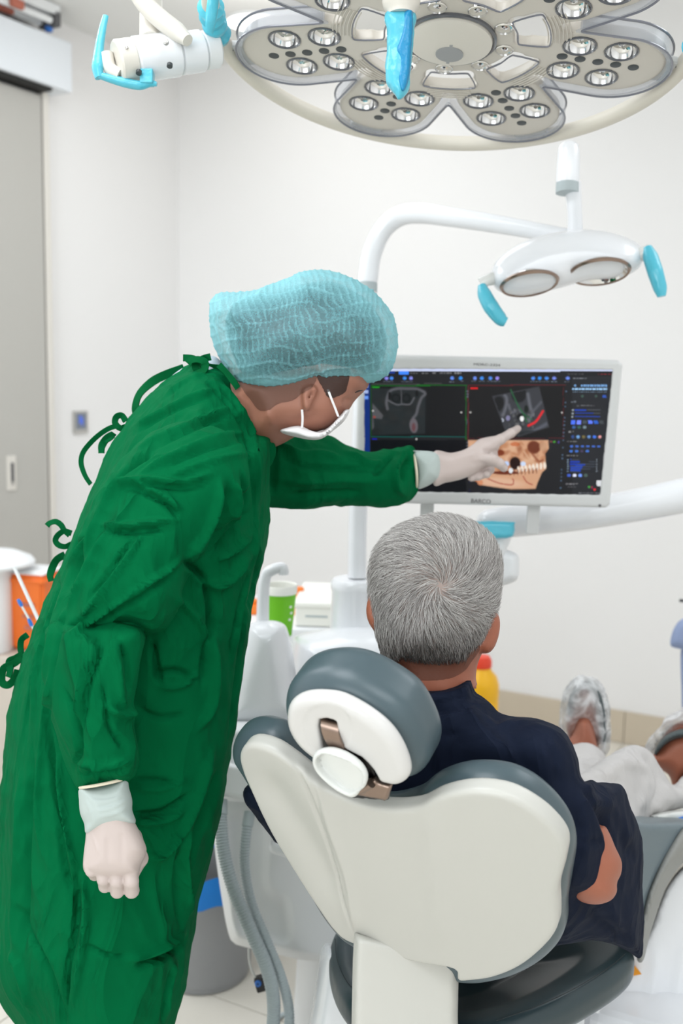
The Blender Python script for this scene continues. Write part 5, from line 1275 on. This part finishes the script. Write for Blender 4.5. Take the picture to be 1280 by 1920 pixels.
# the body as one continuous skin, kept inside the clothes
clothf = lambda p: np.minimum(np.minimum(shirt(p), tr(p)), np.minimum(legf(p), hipf(p)))
def manbody(p):
    b = manbody0(p); inside = smax(b, clothf(p) + .010, .006)
    A = np.linalg.norm(p - P(818, 1130, HZ + .02), axis=1) - .165
    b2 = np.maximum(np.maximum(b, A), P(880, 1288, HZ)[2] - p[:, 2])
    feet = smin(smin(sh1(p), ft1(p), .02), smin(sh2(p), ft2(p), .02), .004)
    return np.minimum(np.minimum(inside, b2), smin(armf(p), feet, .003))
solid('body', manbody, [-.22, 1.22, .34], [.95, 2.50, 1.47], .0048, 'skin2', man, newton=2)

nreg = Poly2([(722, 1215), (890, 1205), (880, 1246), (862, 1264), (835, 1274), (790, 1276), (750, 1264), (728, 1248)], 2, 40)
def napef(p):
    x, y, z = proj(p); return np.maximum(np.maximum(manbody(p) - .0010, nreg(x, y) * HZ / F), z - HZ - .03)
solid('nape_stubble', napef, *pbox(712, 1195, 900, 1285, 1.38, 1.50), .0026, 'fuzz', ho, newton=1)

# ================================================================== NURSE
NZ = 1.66
g0 = P(230, 1500, NZ)
nurse = T('person', 'nurse in green gown and blue cap leaning over, pointing at the monitor', 'person', (g0[0], g0[1], 0))
torso = Infl([(480, 812), (474, 790), (470, 764), (452, 744), (432, 718), (410, 696), (385, 688), (360, 688), (340, 700), (318, 714), (292, 736), (262, 768), (234, 806), (208, 850), (188, 900), (167, 950), (149, 1000), (128, 1050), (105, 1100), (82, 1150), (63, 1198), (46, 1246), (30, 1298), (20, 1350), (12, 1420), (7, 1500), (0, 1600), (-8, 1700), (-12, 1790), (-4, 1850), (18, 1890), (42, 1930), (60, 2000), (70, 2120), (180, 2150), (285, 2130), (300, 2050), (312, 1990), (326, 1925), (340, 1862), (350, 1812), (357, 1760), (365, 1694), (385, 1622), (404, 1552), (415, 1500), (424, 1430), (436, 1352), (446, 1290), (452, 1236), (462, 1176), (474, 1118), (488, 1058), (497, 1000), (500, 945), (508, 890), (512, 840), (500, 818)], lambda x, y: NZ + .00002 * (x - 250), lambda x, y: np.interp(y, [680, 780, 900, 1100, 1400, 1700, 2100], [.13, .175, .195, .175, .165, .17, .18]), .15, smooth=3, step=3.0)
farm = Infl([(430, 815), (480, 800), (520, 811), (570, 813), (620, 824), (650, 840), (690, 851), (725, 846), (762, 838), (774, 846), (779, 880), (779, 912), (766, 936), (735, 943), (690, 944), (640, 944), (580, 948), (530, 949), (500, 948), (450, 940)], lambda x, y: 1.76 + .00050 * (x - 480), .062, .055)
upper = Infl([(108, 1186), (118, 1130), (140, 1060), (165, 985), (196, 920), (250, 850), (330, 800), (430, 820), (462, 880), (440, 950), (395, 1010), (352, 1062), (330, 1130), (296, 1180), (240, 1180), (180, 1188), (130, 1194)], lambda x, y: 1.475 - .00008 * (y - 900), .085, .07)
fore = Infl([(104, 1178), (140, 1168), (240, 1168), (268, 1190), (258, 1240), (250, 1300), (242, 1360), (250, 1400), (252, 1432), (240, 1456), (200, 1468), (155, 1476), (138, 1450), (118, 1405), (100, 1340), (92, 1270), (94, 1215)], 1.425, .062, .05)
def gown(p):
    d = smin(torso(p), farm(p), .012); a = smin(upper(p), fore(p), .004); return smin(d, a, .016)
inner = Infl([(500, 820), (480, 770), (455, 735), (430, 705), (395, 680), (420, 640), (540, 640), (560, 820)], NZ - .01, .12, .06)
GS = [
 (-.016, 8, [(290, 846), (250, 868), (211, 900), (183, 962), (162, 1006), (146, 1071), (120, 1150)]), (.010, 9, [(252, 900), (219, 912), (196, 948), (175, 1000), (160, 1060)]),
 (-.018, 10, [(345, 1050), (372, 1078), (392, 1110), (397, 1168), (388, 1229), (380, 1290)]), (.012, 10, [(473, 1028), (440, 1075), (410, 1098), (380, 1092), (352, 1062)]),
 (.009, 6, [(187, 983), (240, 985), (290, 978), (333, 974)]), (-.007, 6, [(190, 996), (250, 998), (320, 988)]),
 (.009, 7, [(341, 1046), (300, 1080), (252, 1111), (190, 1150), (118, 1198)]), (-.008, 8, [(330, 1072), (280, 1110), (220, 1145), (160, 1176)]),
 (.008, 6, [(203, 989), (180, 1035), (154, 1087), (125, 1140), (110, 1180)]), (.007, 6, [(268, 998), (235, 1050), (190, 1110), (150, 1160)]), (-.006, 6, [(250, 1010), (210, 1065), (170, 1120)]),
 (-.009, 6, [(252, 918), (290, 935), (315, 950), (333, 972)]), (.007, 6, [(255, 905), (300, 925), (340, 955)]),
 (.011, 8, [(414, 898), (408, 940), (396, 975), (372, 1015), (349, 1048)]), (-.009, 8, [(430, 905), (425, 950), (410, 990), (385, 1025)]),
 (.008, 7, [(219, 906), (280, 898), (341, 903), (406, 884)]), (-.006, 6, [(230, 918), (290, 912), (350, 916), (400, 900)]),
 (.006, 6, [(406, 729), (365, 742), (325, 762), (280, 785), (244, 806)]), (-.005, 6, [(400, 742), (350, 758), (300, 782), (250, 815)]), (.006, 6, [(439, 762), (390, 780), (345, 802), (295, 822), (252, 845)]), (-.005, 6, [(435, 776), (380, 796), (330, 818), (270, 850)]),
 (.007, 6, [(459, 811), (410, 820), (366, 835), (310, 860), (260, 890)]), (-.006, 6, [(455, 826), (400, 838), (350, 856), (300, 880)]), (.006, 7, [(462, 850), (420, 858), (370, 872), (320, 890)]), (.005, 5, [(380, 700), (350, 715), (310, 740)]),
 (-.006, 3.5, [(385, 712), (415, 745), (440, 775), (460, 815), (470, 870), (476, 930), (478, 1005)]), (.006, 5, [(395, 706), (428, 738), (452, 772), (474, 815), (482, 870), (486, 940)]),
 (-.007, 4, [(492, 949), (487, 1020), (478, 1087), (462, 1150), (450, 1220), (441, 1290), (430, 1370)]), (.006, 5, [(484, 960), (474, 1040), (460, 1100), (446, 1170), (434, 1250)]), (-.006, 4, [(470, 1060), (455, 1110), (440, 1180), (430, 1240)]),
 (.010, 8, [(470, 1000), (440, 1030), (405, 1050)]), (-.008, 7, [(465, 960), (430, 1000), (395, 1040)]), (.008, 6, [(440, 900), (445, 940), (435, 985)]), (-.006, 5, [(452, 880), (460, 930), (452, 985)]),
 (.007, 5, [(190, 935), (160, 1000), (130, 1070), (105, 1135), (82, 1200), (66, 1270), (58, 1350)]), (-.008, 5, [(178, 945), (150, 1010), (120, 1080), (95, 1145), (74, 1210), (58, 1280), (50, 1360)]), (.005, 4, [(150, 1035), (125, 1100), (104, 1160), (90, 1220), (80, 1300)]), (-.006, 5, [(132, 1120), (110, 1190), (98, 1260), (90, 1340), (82, 1420)]),
 (.007, 7, [(100, 1240), (88, 1320), (80, 1400), (72, 1500), (76, 1600)]), (-.009, 8, [(60, 1400), (55, 1500), (50, 1600), (48, 1700), (40, 1800)]), (.008, 9, [(40, 1450), (36, 1560), (30, 1680), (28, 1800)]),
 (-.010, 7, [(92, 1360), (100, 1450), (112, 1540), (120, 1620), (140, 1700)]), (.008, 7, [(108, 1420), (116, 1500), (130, 1580), (142, 1640)]),
 (-.012, 7, [(142, 1630), (144, 1700), (138, 1760), (126, 1820), (119, 1930)]), (.009, 8, [(158, 1640), (160, 1720), (150, 1800), (138, 1880)]), (.008, 8, [(20, 1780), (40, 1830), (60, 1900)]), (-.008, 7, [(30, 1690), (60, 1760), (95, 1830), (120, 1920)]),
 (-.012, 7, [(244, 1528), (296, 1525), (330, 1508), (358, 1488)]), (.009, 8, [(244, 1540), (300, 1540), (345, 1520)]), (-.008, 6, [(245, 1465), (290, 1462), (330, 1470)]), (.006, 7, [(250, 1475), (300, 1480), (350, 1460)]),
 (.010, 9, [(400, 1400), (385, 1450), (365, 1510), (340, 1560), (306, 1603), (280, 1606)]), (-.010, 9, [(412, 1440), (395, 1500), (370, 1560), (352, 1610)]), (.009, 8, [(356, 1545), (348, 1600), (350, 1660), (360, 1710)]), (-.008, 8, [(336, 1600), (332, 1660), (340, 1740)]),
 (-.013, 8, [(255, 1812), (285, 1802), (315, 1790), (348, 1762)]), (.010, 8, [(240, 1800), (280, 1788), (320, 1770), (345, 1748)]), (-.006, 5, [(160, 1770), (200, 1790), (240, 1792)]), (.006, 6, [(330, 1800), (318, 1850), (312, 1910)]), (-.006, 4, [(322, 1815), (310, 1870), (304, 1920)]),
 (.011, 10, [(398, 1190), (402, 1260), (396, 1320), (370, 1370)]), (-.012, 8, [(285, 1195), (292, 1240), (300, 1280)]), (.009, 9, [(330, 1120), (360, 1150), (390, 1200), (392, 1260)]), (-.009, 7, [(290, 1265), (320, 1258), (345, 1262), (372, 1280)]), (.008, 7, [(300, 1290), (340, 1285), (372, 1262)]), (-.007, 7, [(260, 1330), (300, 1345), (350, 1340)]),
 (-.010, 7, [(188, 1190), (186, 1230), (170, 1270), (160, 1320), (152, 1380)]), (.008, 7, [(176, 1200), (172, 1250), (158, 1290)]), (.008, 7, [(210, 1195), (222, 1250), (226, 1300), (234, 1330)]), (-.009, 6, [(228, 1200), (240, 1250), (243, 1300)]), (-.009, 6, [(192, 1280), (200, 1330), (210, 1370), (238, 1410)]), (.009, 8, [(190, 1315), (215, 1335), (240, 1340), (250, 1328)]),
 (-.010, 6, [(140, 1348), (150, 1400), (140, 1440)]), (.010, 7, [(140, 1425), (180, 1436), (215, 1430), (248, 1426)]), (-.010, 6, [(150, 1452), (190, 1450), (230, 1440)]), (.006, 5, [(180, 1470), (182, 1455), (195, 1440)]), (.007, 6, [(160, 1230), (148, 1290), (142, 1350)]), (-.006, 6, [(118, 1290), (140, 1340), (145, 1400)]),
 (.010, 7, [(760, 845), (752, 860), (740, 880), (742, 910), (760, 930)]), (-.010, 7, [(770, 860), (758, 880), (758, 905)]), (.008, 8, [(520, 830), (560, 850), (600, 850), (640, 860)]), (-.008, 8, [(530, 860), (580, 875), (640, 878), (700, 880)]), (.007, 8, [(520, 900), (580, 905), (640, 900), (700, 905)]), (-.008, 8, [(540, 930), (600, 925), (680, 922)]), (-.010, 7, [(512, 820), (515, 870), (512, 930)]), (.007, 6, [(650, 845), (690, 868), (720, 868)]), (-.007, 6, [(740, 850), (715, 875), (700, 890)]),
]
def gpost(v, Q):
    n = vnormals(v, Q); q_ = v * np.array([1, 1, .55]) + np.array([.35, 0, 0]) * v[:, 2:3]
    v = v + n * (.0024 * ridged(v, 15, 21) + .0030 * ridged(q_, 42, 22, 3) + .0006)[:, None]
    v = strokes(v, n, [(a * 1.2, w_ * .68, p_) for a, w_, p_ in GS]); return v
solid('gown', lambda p: smax(gown(p), -inner(p), .004), *pbox(-30, 660, 800, 2180, 1.30, 2.0), .0042, 'green', nurse, post=gpost)
# inner layer of the gown that closes it below, grey scrub collar
sc = Infl([(300, 730), (325, 702), (352, 684), (376, 670), (398, 667), (415, 678), (440, 710), (460, 745), (400, 760), (330, 750)], NZ + .012, .070, .05)
solid('scrub_collar', sc, *pbox(290, 655, 470, 770, 1.53, 1.82), .005, 'scrub', nurse)
# body: head, neck, trunk, arms and legs as one skin
skin_px = [(440, 738), (455, 700), (540, 670), (640, 670), (690, 690), (688, 722), (680, 732), (669, 742), (661, 752), (656, 764), (649, 772), (640, 786), (620, 800), (600, 808), (570, 812), (535, 808), (505, 814), (484, 814), (474, 800), (466, 776), (452, 756)]
facef = Infl(skin_px, NZ - .02, .068, .045)
skullf = lambda p: ell(p, P(590, 665, NZ - .02), (.088, .075, .088))
ear = Infl([(566, 735), (572, 726), (586, 722), (595, 730), (592, 742), (585, 756), (580, 768), (573, 771), (567, 760)], NZ - .090, .014, .006)
fc = P(210, 1560, 1.42); hand0 = P(820, 876, 1.92)
def nbody0(p):
    d = smin(facef(p), skullf(p), .02); d = smin(d, ear(p), .004)
    d = smin(d, chain(p, [P(500, 780, NZ), P(430, 790, NZ), P(330, 950, NZ), P(250, 1250, NZ + .01), P(230, 1450, NZ + .01)], [.05, .06, .11, .095, .11], .03), .03)
    d = smin(d, chain(p, [P(380, 850, NZ - .1), P(320, 930, 1.50), P(200, 1140, 1.45), P(200, 1450, 1.42), fc], [.06, .048, .038, .022, .018], .02), .02)
    d = smin(d, chain(p, [P(430, 860, NZ + .1), P(560, 880, 1.80), P(700, 890, 1.86), hand0], [.06, .042, .030, .017], .02), .02)
    for s, px in ((-1, 205), (1, 250)):
        hipp = P(px, 1500, NZ + .02 + s * .075); kn = hipp * np.array([1, 1, 0]) + np.array([.02, 0, .45]); ft = hipp * np.array([1, 1, 0]) + np.array([-.02, 0, .09])
        d = smin(d, chain(p, [hipp, kn, ft], [.085, .058, .04], .02), .02)
    return d
def facepost(v, Q):
    n = vnormals(v, Q)
    return strokes(v, n, [(-.004, 4, [(655, 745), (648, 752), (640, 752)]), (-.010, 4, [(589, 732), (584, 742), (581, 752)]), (.003, 6, [(625, 765), (640, 755)]), (-.003, 8, [(545, 790), (580, 785), (600, 775)]), (.0025, 4, [(500, 770), (515, 800)])])
def nbody(p):
    b = nbody0(p); inside = smax(b, gown(p) + .014, .006)
    A = np.linalg.norm(p - P(560, 735, NZ), axis=1) - .135
    L_ = p[:, 2] - .36
    return np.minimum(np.minimum(inside, np.maximum(b, A)), np.maximum(b, L_))
solid('body', nbody, [-.60, 1.22, .05], [.26, 1.98, 1.78], .0048, 'skin', nurse, post=facepost)
# eyebrow, eyelid
q = [P(679, 732, 1.606), P(673, 733, 1.598), P(666, 736, 1.590)]
MB().tube(q, [.0008, .0013, .0008], 8, sub=4).done('eyebrow', 'hairb', nurse)
# hair under the cap and at the nape
hf = Infl([(424, 600), (450, 562), (520, 546), (600, 528), (660, 543), (702, 580), (722, 625), (718, 675), (690, 702), (600, 714), (520, 718), (462, 704), (434, 660)], NZ - .02, .100, .085)
hn = Infl([(462, 722), (540, 715), (585, 712), (574, 734), (550, 750), (518, 757), (490, 752), (470, 742)], NZ - .03, .064, .03)
solid('hair', lambda p: smin(hf(p), hn(p), .01), *pbox(410, 515, 735, 760, 1.50, 1.78), .005, 'hairb', nurse, post=lambda v, Q: v + vnormals(v, Q) * (.0015 * ridged(v, 60, 2))[:, None])
for reg, nm, mt in (([(596, 700), (650, 690), (655, 705), (651, 724), (648, 734), (638, 741), (624, 746), (614, 744), (606, 730)], 'temple_hair', 'temple'), ([(450, 700), (585, 690), (588, 722), (566, 738), (548, 751), (522, 757), (502, 770), (484, 768), (470, 750), (455, 730)], 'nape_hair', 'fuzz')):
    rg = Poly2(reg, 2, 40)
    def tf(p, rg=rg):
        x, y, z = proj(p); return np.maximum(np.maximum(nbody(p) - .0012, rg(x, y) * NZ / F), z - NZ + .02)
    solid(nm, tf, *pbox(440, 682, 680, 780, 1.53, 1.66), .0026, mt, nurse, newton=1)
# bouffant cap
cap_px = [(396, 610), (393, 580), (399, 558), (415, 548), (450, 546), (490, 541), (530, 529), (560, 514), (590, 509), (625, 513), (665, 527), (700, 550), (728, 582), (742, 615), (744, 645), (740, 672), (730, 694), (712, 709), (690, 716), (660, 722), (625, 725), (600, 726), (580, 731), (555, 737), (520, 741), (490, 739), (460, 731), (440, 715), (425, 695), (412, 670), (402, 640)]
capf = Infl(cap_px, NZ - .02, .120, .10)
cv, cQ = nets(capf, *pbox(380, 495, 760, 760, 1.48, 1.80), .0025)
x, y, z = proj(cv); n = vnormals(cv, cQ)
def cappattern(x, y, seed=0):
    rowc = (y + .10 * (x - 560) - .0004 * (x - 590) ** 2 + 8 * np.sin(x / 47. + y / 60.) + 4 * np.sin(x / 17. + y / 31.)) / 24.
    row = np.floor(rowc); fr_ = rowc - row
    seam_ = np.exp(-(np.minimum(fr_, 1 - fr_) / .07) ** 2)
    ph = (np.sin(row * 12.9898) * 43758.5453) % 1.0
    xc = (x - .10 * (y - 620) + 2.6 * np.sin(y / 11. + x / 19.) + 1.6 * np.sin(y / 5.3 + x / 31.)) / 11.5 + .22 * ph + .45 * np.sin(x / 23. + y / 40.)
    f2 = xc - np.floor(xc); rib = np.exp(-(np.minimum(f2, 1 - f2) / .13) ** 2)
    return seam_, rib
seam_, rib = cappattern(x, y)
big = ridged(cv, 22, 31)
cv2 = cv + n * (.0013 * rib + .0011 * seam_ + .0022 * big)[:, None]
cv2 = strokes(cv2, n, [(.004, 5, [(530, 590), (560, 640), (590, 680), (620, 715)]), (.003, 4, [(620, 600), (650, 590), (690, 610), (720, 640)]), (.003, 5, [(560, 514), (575, 545), (585, 580)]), (-.004, 6, [(420, 560), (430, 600), (440, 640)]), (.004, 5, [(410, 570), (415, 620), (430, 670)]), (-.004, 5, [(560, 735), (600, 718), (650, 716), (700, 704)]), (.003, 4, [(480, 560), (500, 540), (560, 520)])])
co = O('bouffant_cap', cv2, cQ, 'cap', nurse)
edgeband = np.clip((np.asarray(capf.p2(x, y)) + 64) / 64., 0, 1) ** 1.3
low = np.clip((y - 698 + .0 * x) / 14, 0, 1) * (x > 430)
al = np.clip(.27 + .26 * rib * (.5 + .5 * np.sin(x / 29. + y / 17.) ** 2) + .20 * seam_ * (.4 + .6 * np.sin(x / 41. + y / 23. + 1) ** 2) + .10 * big + .62 * edgeband + .30 * low, .2, 1)
al = np.where(z > NZ - .02, .6, al)
att = co.data.attributes.new('weave', 'FLOAT', 'POINT'); att.data.foreach_set('value', al.astype(np.float32))
# mask and its loops
mk = Infl([(524, 806), (540, 800), (560, 797), (578, 806), (600, 809), (620, 797), (636, 780), (646, 768), (655, 768), (653, 776), (643, 792), (624, 808), (604, 822), (585, 825), (556, 820), (530, 813)], NZ - .02, .077, .007, smooth=3)
solid('face_mask', mk, *pbox(515, 755, 665, 835, 1.54, 1.74), .003, 'mask', nurse, post=lambda v, Q: strokes(v, vnormals(v, Q), [(.0025, 2.5, [(560, 798), (585, 812), (612, 812), (640, 780)]), (.002, 2, [(545, 805), (580, 818), (606, 818)])]))
zf = NZ - .02 - .070
MB().ribbon([P(612, 724, zf + .004), P(620, 745, zf - .001), P(628, 765, zf + .003), P(634, 781, zf + .006)], .0036, RIGHT, .0004).done('mask_strap', 'mask', nurse)
MB().ribbon([P(566, 768, zf - .002), P(567, 785, zf - .001), P(566, 802, zf + .004)], .0034, RIGHT, .0004).done('mask_strap', 'mask', nurse)
M['gold'] = mat('gold', (200, 150, 70), .3, .9)
mb = MB()
for k in range(7): mb.lathe(P(452 + k * 1.1, 732 + k * 3.2, NZ - .062), -FWD, [(.0004, -.001), (.0012, 0), (.0004, .001)], 8)
mb.done('necklace', 'gold', nurse)

# gloves: cuffs, hands, separate fingers
def fist(p):
    palm = Infl_fist(p)
    return palm
Infl_fist = Infl([(164, 1500), (200, 1480), (240, 1500), (247, 1530), (260, 1556), (274, 1588), (272, 1604), (264, 1622), (258, 1640), (236, 1646), (205, 1648), (182, 1646), (168, 1642), (157, 1632), (156, 1610), (160, 1575), (162, 1545)], 1.42, .030, .028)
FZ = 1.42
fing = [([(190, 1628), (194, 1648), (197, 1661), (199, 1645)], .0088, 0, 0), ([(216, 1628), (219, 1652), (220, 1671), (219, 1650)], .0093, 0, 0), ([(243, 1626), (246, 1652), (247, 1670), (245, 1650)], .0100, 0, 0), ([(168, 1620), (172, 1632), (178, 1639), (186, 1636)], .0085, 0, 0)]
def fistf(p):
    d = Infl_fist(p)
    for pts, r_, dz, _ in fing:
        w = [P(pts[0][0], pts[0][1], FZ - .008), P(pts[1][0], pts[1][1], FZ - .010), P(pts[2][0], pts[2][1], FZ + .004), P(pts[3][0], pts[3][1], FZ + .026)]
        d = smin(d, chain(p, w, [r_ * .95, r_, r_, r_ * .9], .002), .0018)
    th = [P(250, 1570, FZ + .012), P(262, 1610, FZ + .022), P(245, 1645, FZ + .030)]
    d = smin(d, chain(p, th, [.012, .011, .009], .004), .006)
    return d
def fistpost(v, Q):
    n = vnormals(v, Q)
    return strokes(v, n, [(.0014, 10, [(165, 1626), (200, 1634), (225, 1634), (255, 1626)]), (.0012, 2, [(170, 1560), (180, 1585), (184, 1600)]), (-.0012, 5, [(200, 1570), (204, 1620)]), (-.0012, 5, [(228, 1560), (230, 1620)])])
g = solid('glove', fistf, *pbox(145, 1475, 285, 1695, 1.36, 1.48), .0026, 'glove', nurse, post=fistpost)
cf = Infl([(149, 1478), (175, 1474), (205, 1468), (236, 1458), (242, 1478), (248, 1500), (248, 1520), (254, 1544), (222, 1553), (190, 1560), (162, 1564), (158, 1545), (150, 1525), (148, 1500)], FZ, .036, .026, smooth=3)
solid('glove_cuff', cf, *pbox(140, 1450, 258, 1572, 1.37, 1.47), .0026, 'cuff', g, post=lambda v, Q: strokes(v, vnormals(v, Q), [(.0018, 3, [(180, 1520), (205, 1516), (240, 1498)]), (-.0015, 3, [(185, 1512), (210, 1508), (240, 1492)]), (.0015, 3, [(185, 1532), (215, 1526), (240, 1512)]), (.0014, 3, [(160, 1500), (170, 1520), (175, 1545)]), (-.0012, 3, [(170, 1495), (200, 1496), (232, 1486)])]))
rimp = []
for q in np.linspace(0, 2 * pi, 33): rimp.append(P(193.5 + 44 * cos(q), 1467 - 9 * cos(q) + 3 * sin(q), FZ - .034 * sin(q)))
MB().tube(rimp, .0022, 8).done('glove_rim', 'roll', g)
# pointing hand
Z1 = 1.93
hpz = lambda x, y: 1.90 + (x - 800) * .0007
palm = Infl([(812, 848), (845, 849), (872, 842), (898, 826), (922, 823), (934, 836), (934, 852), (928, 868), (914, 878), (900, 884), (880, 893), (860, 900), (835, 905), (812, 908)], hpz, .026, .022)
def pointf(p):
    d = palm(p)
    d = smin(d, chain(p, [P(905, 838, 1.975), P(938, 824, 1.99), P(958, 812, 2.01), P(970, 804, 2.03)], [.014, .0095, .0085, .0072], .004), .010)       # index
    d = smin(d, chain(p, [P(890, 862, 1.955), P(920, 860, 1.945), P(936, 869, 1.95), P(944, 877, 1.96)], [.014, .0125, .0092, .0080], .004), .008)      # thumb
    for (a, b, c, r_) in (((905, 866), (918, 880), (912, 889), .0088), ((893, 874), (906, 888), (896, 894), .0085), ((884, 880), (893, 893), (884, 896), .0078)):
        d = smin(d, chain(p, [P(*a, 1.975), P(*b, 1.98), P(*c, 1.965)], [r_, r_, r_ * .9], .003), .0035)                       # curled fingers
    return d
g = solid('glove', pointf, *pbox(800, 790, 988, 915, 1.85, 2.07), .0026, 'glove', nurse,
      post=lambda v, Q: strokes(v, vnormals(v, Q), [(-.004, 5, [(905, 846), (925, 848), (936, 844)]), (.0015, 5, [(850, 860), (890, 850)]), (-.0015, 4, [(880, 870), (900, 868), (915, 872)])]))
cf = Infl([(773, 852), (790, 846), (806, 846), (822, 852), (827, 870), (824, 894), (812, 905), (795, 914), (781, 915), (776, 885)], 1.905, .036, .03)
solid('glove_cuff', cf, *pbox(765, 838, 835, 922, 1.85, 1.96), .0028, 'cuff', g)
rimp = [P(776.5 + 4 * sin(q) * 1.0 - 3 * cos(q) * -1, 883 + 32 * cos(q), 1.905 - .036 * sin(q)) for q in np.linspace(0, 2 * pi, 33)]
MB().tube(rimp, .0024, 8).done('glove_rim', 'roll', g)
# gown ties at the back
def tie(px, wd, side, name='gown_tie', z=NZ, dz=0.0):
    MB().ribbon([P(x, y, z + dz * i) for i, (x, y) in enumerate(px)], wd, 'auto', .0009, sub=6).done(name, 'greent', nurse)
s1 = FWD * .8 + UP * .6; s2 = RIGHT * .8 + UP * .5; s3 = UP * .9 + FWD * .5
tie([(258, 782), (254, 762), (262, 738), (285, 716), (312, 702), (345, 690)], .014, UP * .6 + RIGHT * .4 + FWD * .5, z=NZ + .02)
tie([(343, 671), (362, 672), (378, 682), (392, 688), (410, 690)], .011, s3, z=NZ - .04)
tie([(395, 669), (380, 673), (366, 684), (372, 698), (386, 706)], .011, s1, z=NZ - .05)
tie([(352, 682), (358, 676), (372, 674), (384, 680), (382, 694), (370, 700)], .012, RIGHT * .5 + FWD * .8, z=NZ - .06)
tie([(410, 684), (425, 700), (438, 716), (446, 728)], .010, s2, z=NZ - .07)
tie([(236, 790), (228, 779), (218, 782), (216, 794), (226, 803), (236, 800)], .010, s1)
tie([(222, 798), (205, 803), (186, 815), (168, 832), (155, 850), (152, 868), (157, 886), (163, 898), (170, 908)], .008, RIGHT * .7 + UP * .4 + FWD * .5)
tie([(212, 815), (200, 822), (191, 836), (190, 850)], .012, s1)
tie([(196, 828), (206, 822), (214, 812)], .009, s2)
tie([(88, 986), (93, 981), (104, 978), (114, 984), (121, 995), (130, 1004)], .009, s3)
tie([(134, 1000), (120, 996), (108, 1004), (104, 1014), (110, 1022), (122, 1025), (134, 1020)], .009, s1)
tie([(122, 1040), (108, 1048), (100, 1060), (94, 1078), (96, 1090)], .012, s2, z=NZ + .03)
tie([(52, 1190), (40, 1200), (39, 1220), (44, 1232)], .010, s1, z=NZ + .02)
tie([(44, 1226), (30, 1234), (18, 1240), (19, 1256), (16, 1270)], .012, RIGHT * .9 + FWD * .4)
tie([(40, 1232), (26, 1244), (8, 1252), (3, 1268), (5, 1281), (16, 1284), (28, 1272), (34, 1256)], .012, s1)
# clogs under the gown
M['clog'] = mat('white_clog', (232, 232, 230), .5)
for s, px in ((-1, 205), (1, 250)):
    h_ = P(px, 1500, NZ + .02 + s * .075) * np.array([1, 1, 0])
    a_ = h_ + np.array([-.04, 0, .045]); b_ = h_ + np.array([.13, -.01, .035])
    cf = lambda p, a_=a_, b_=b_: np.maximum(smin(cone(p, a_, b_, .046, .040), cone(p, a_ + ZZ * .04, a_ + ZZ * .045, .044, .044), .02), -(p[:, 2] - .002))
    solid('clog', cf, a_ - .08, b_ + .09, .006, 'clog', nurse)
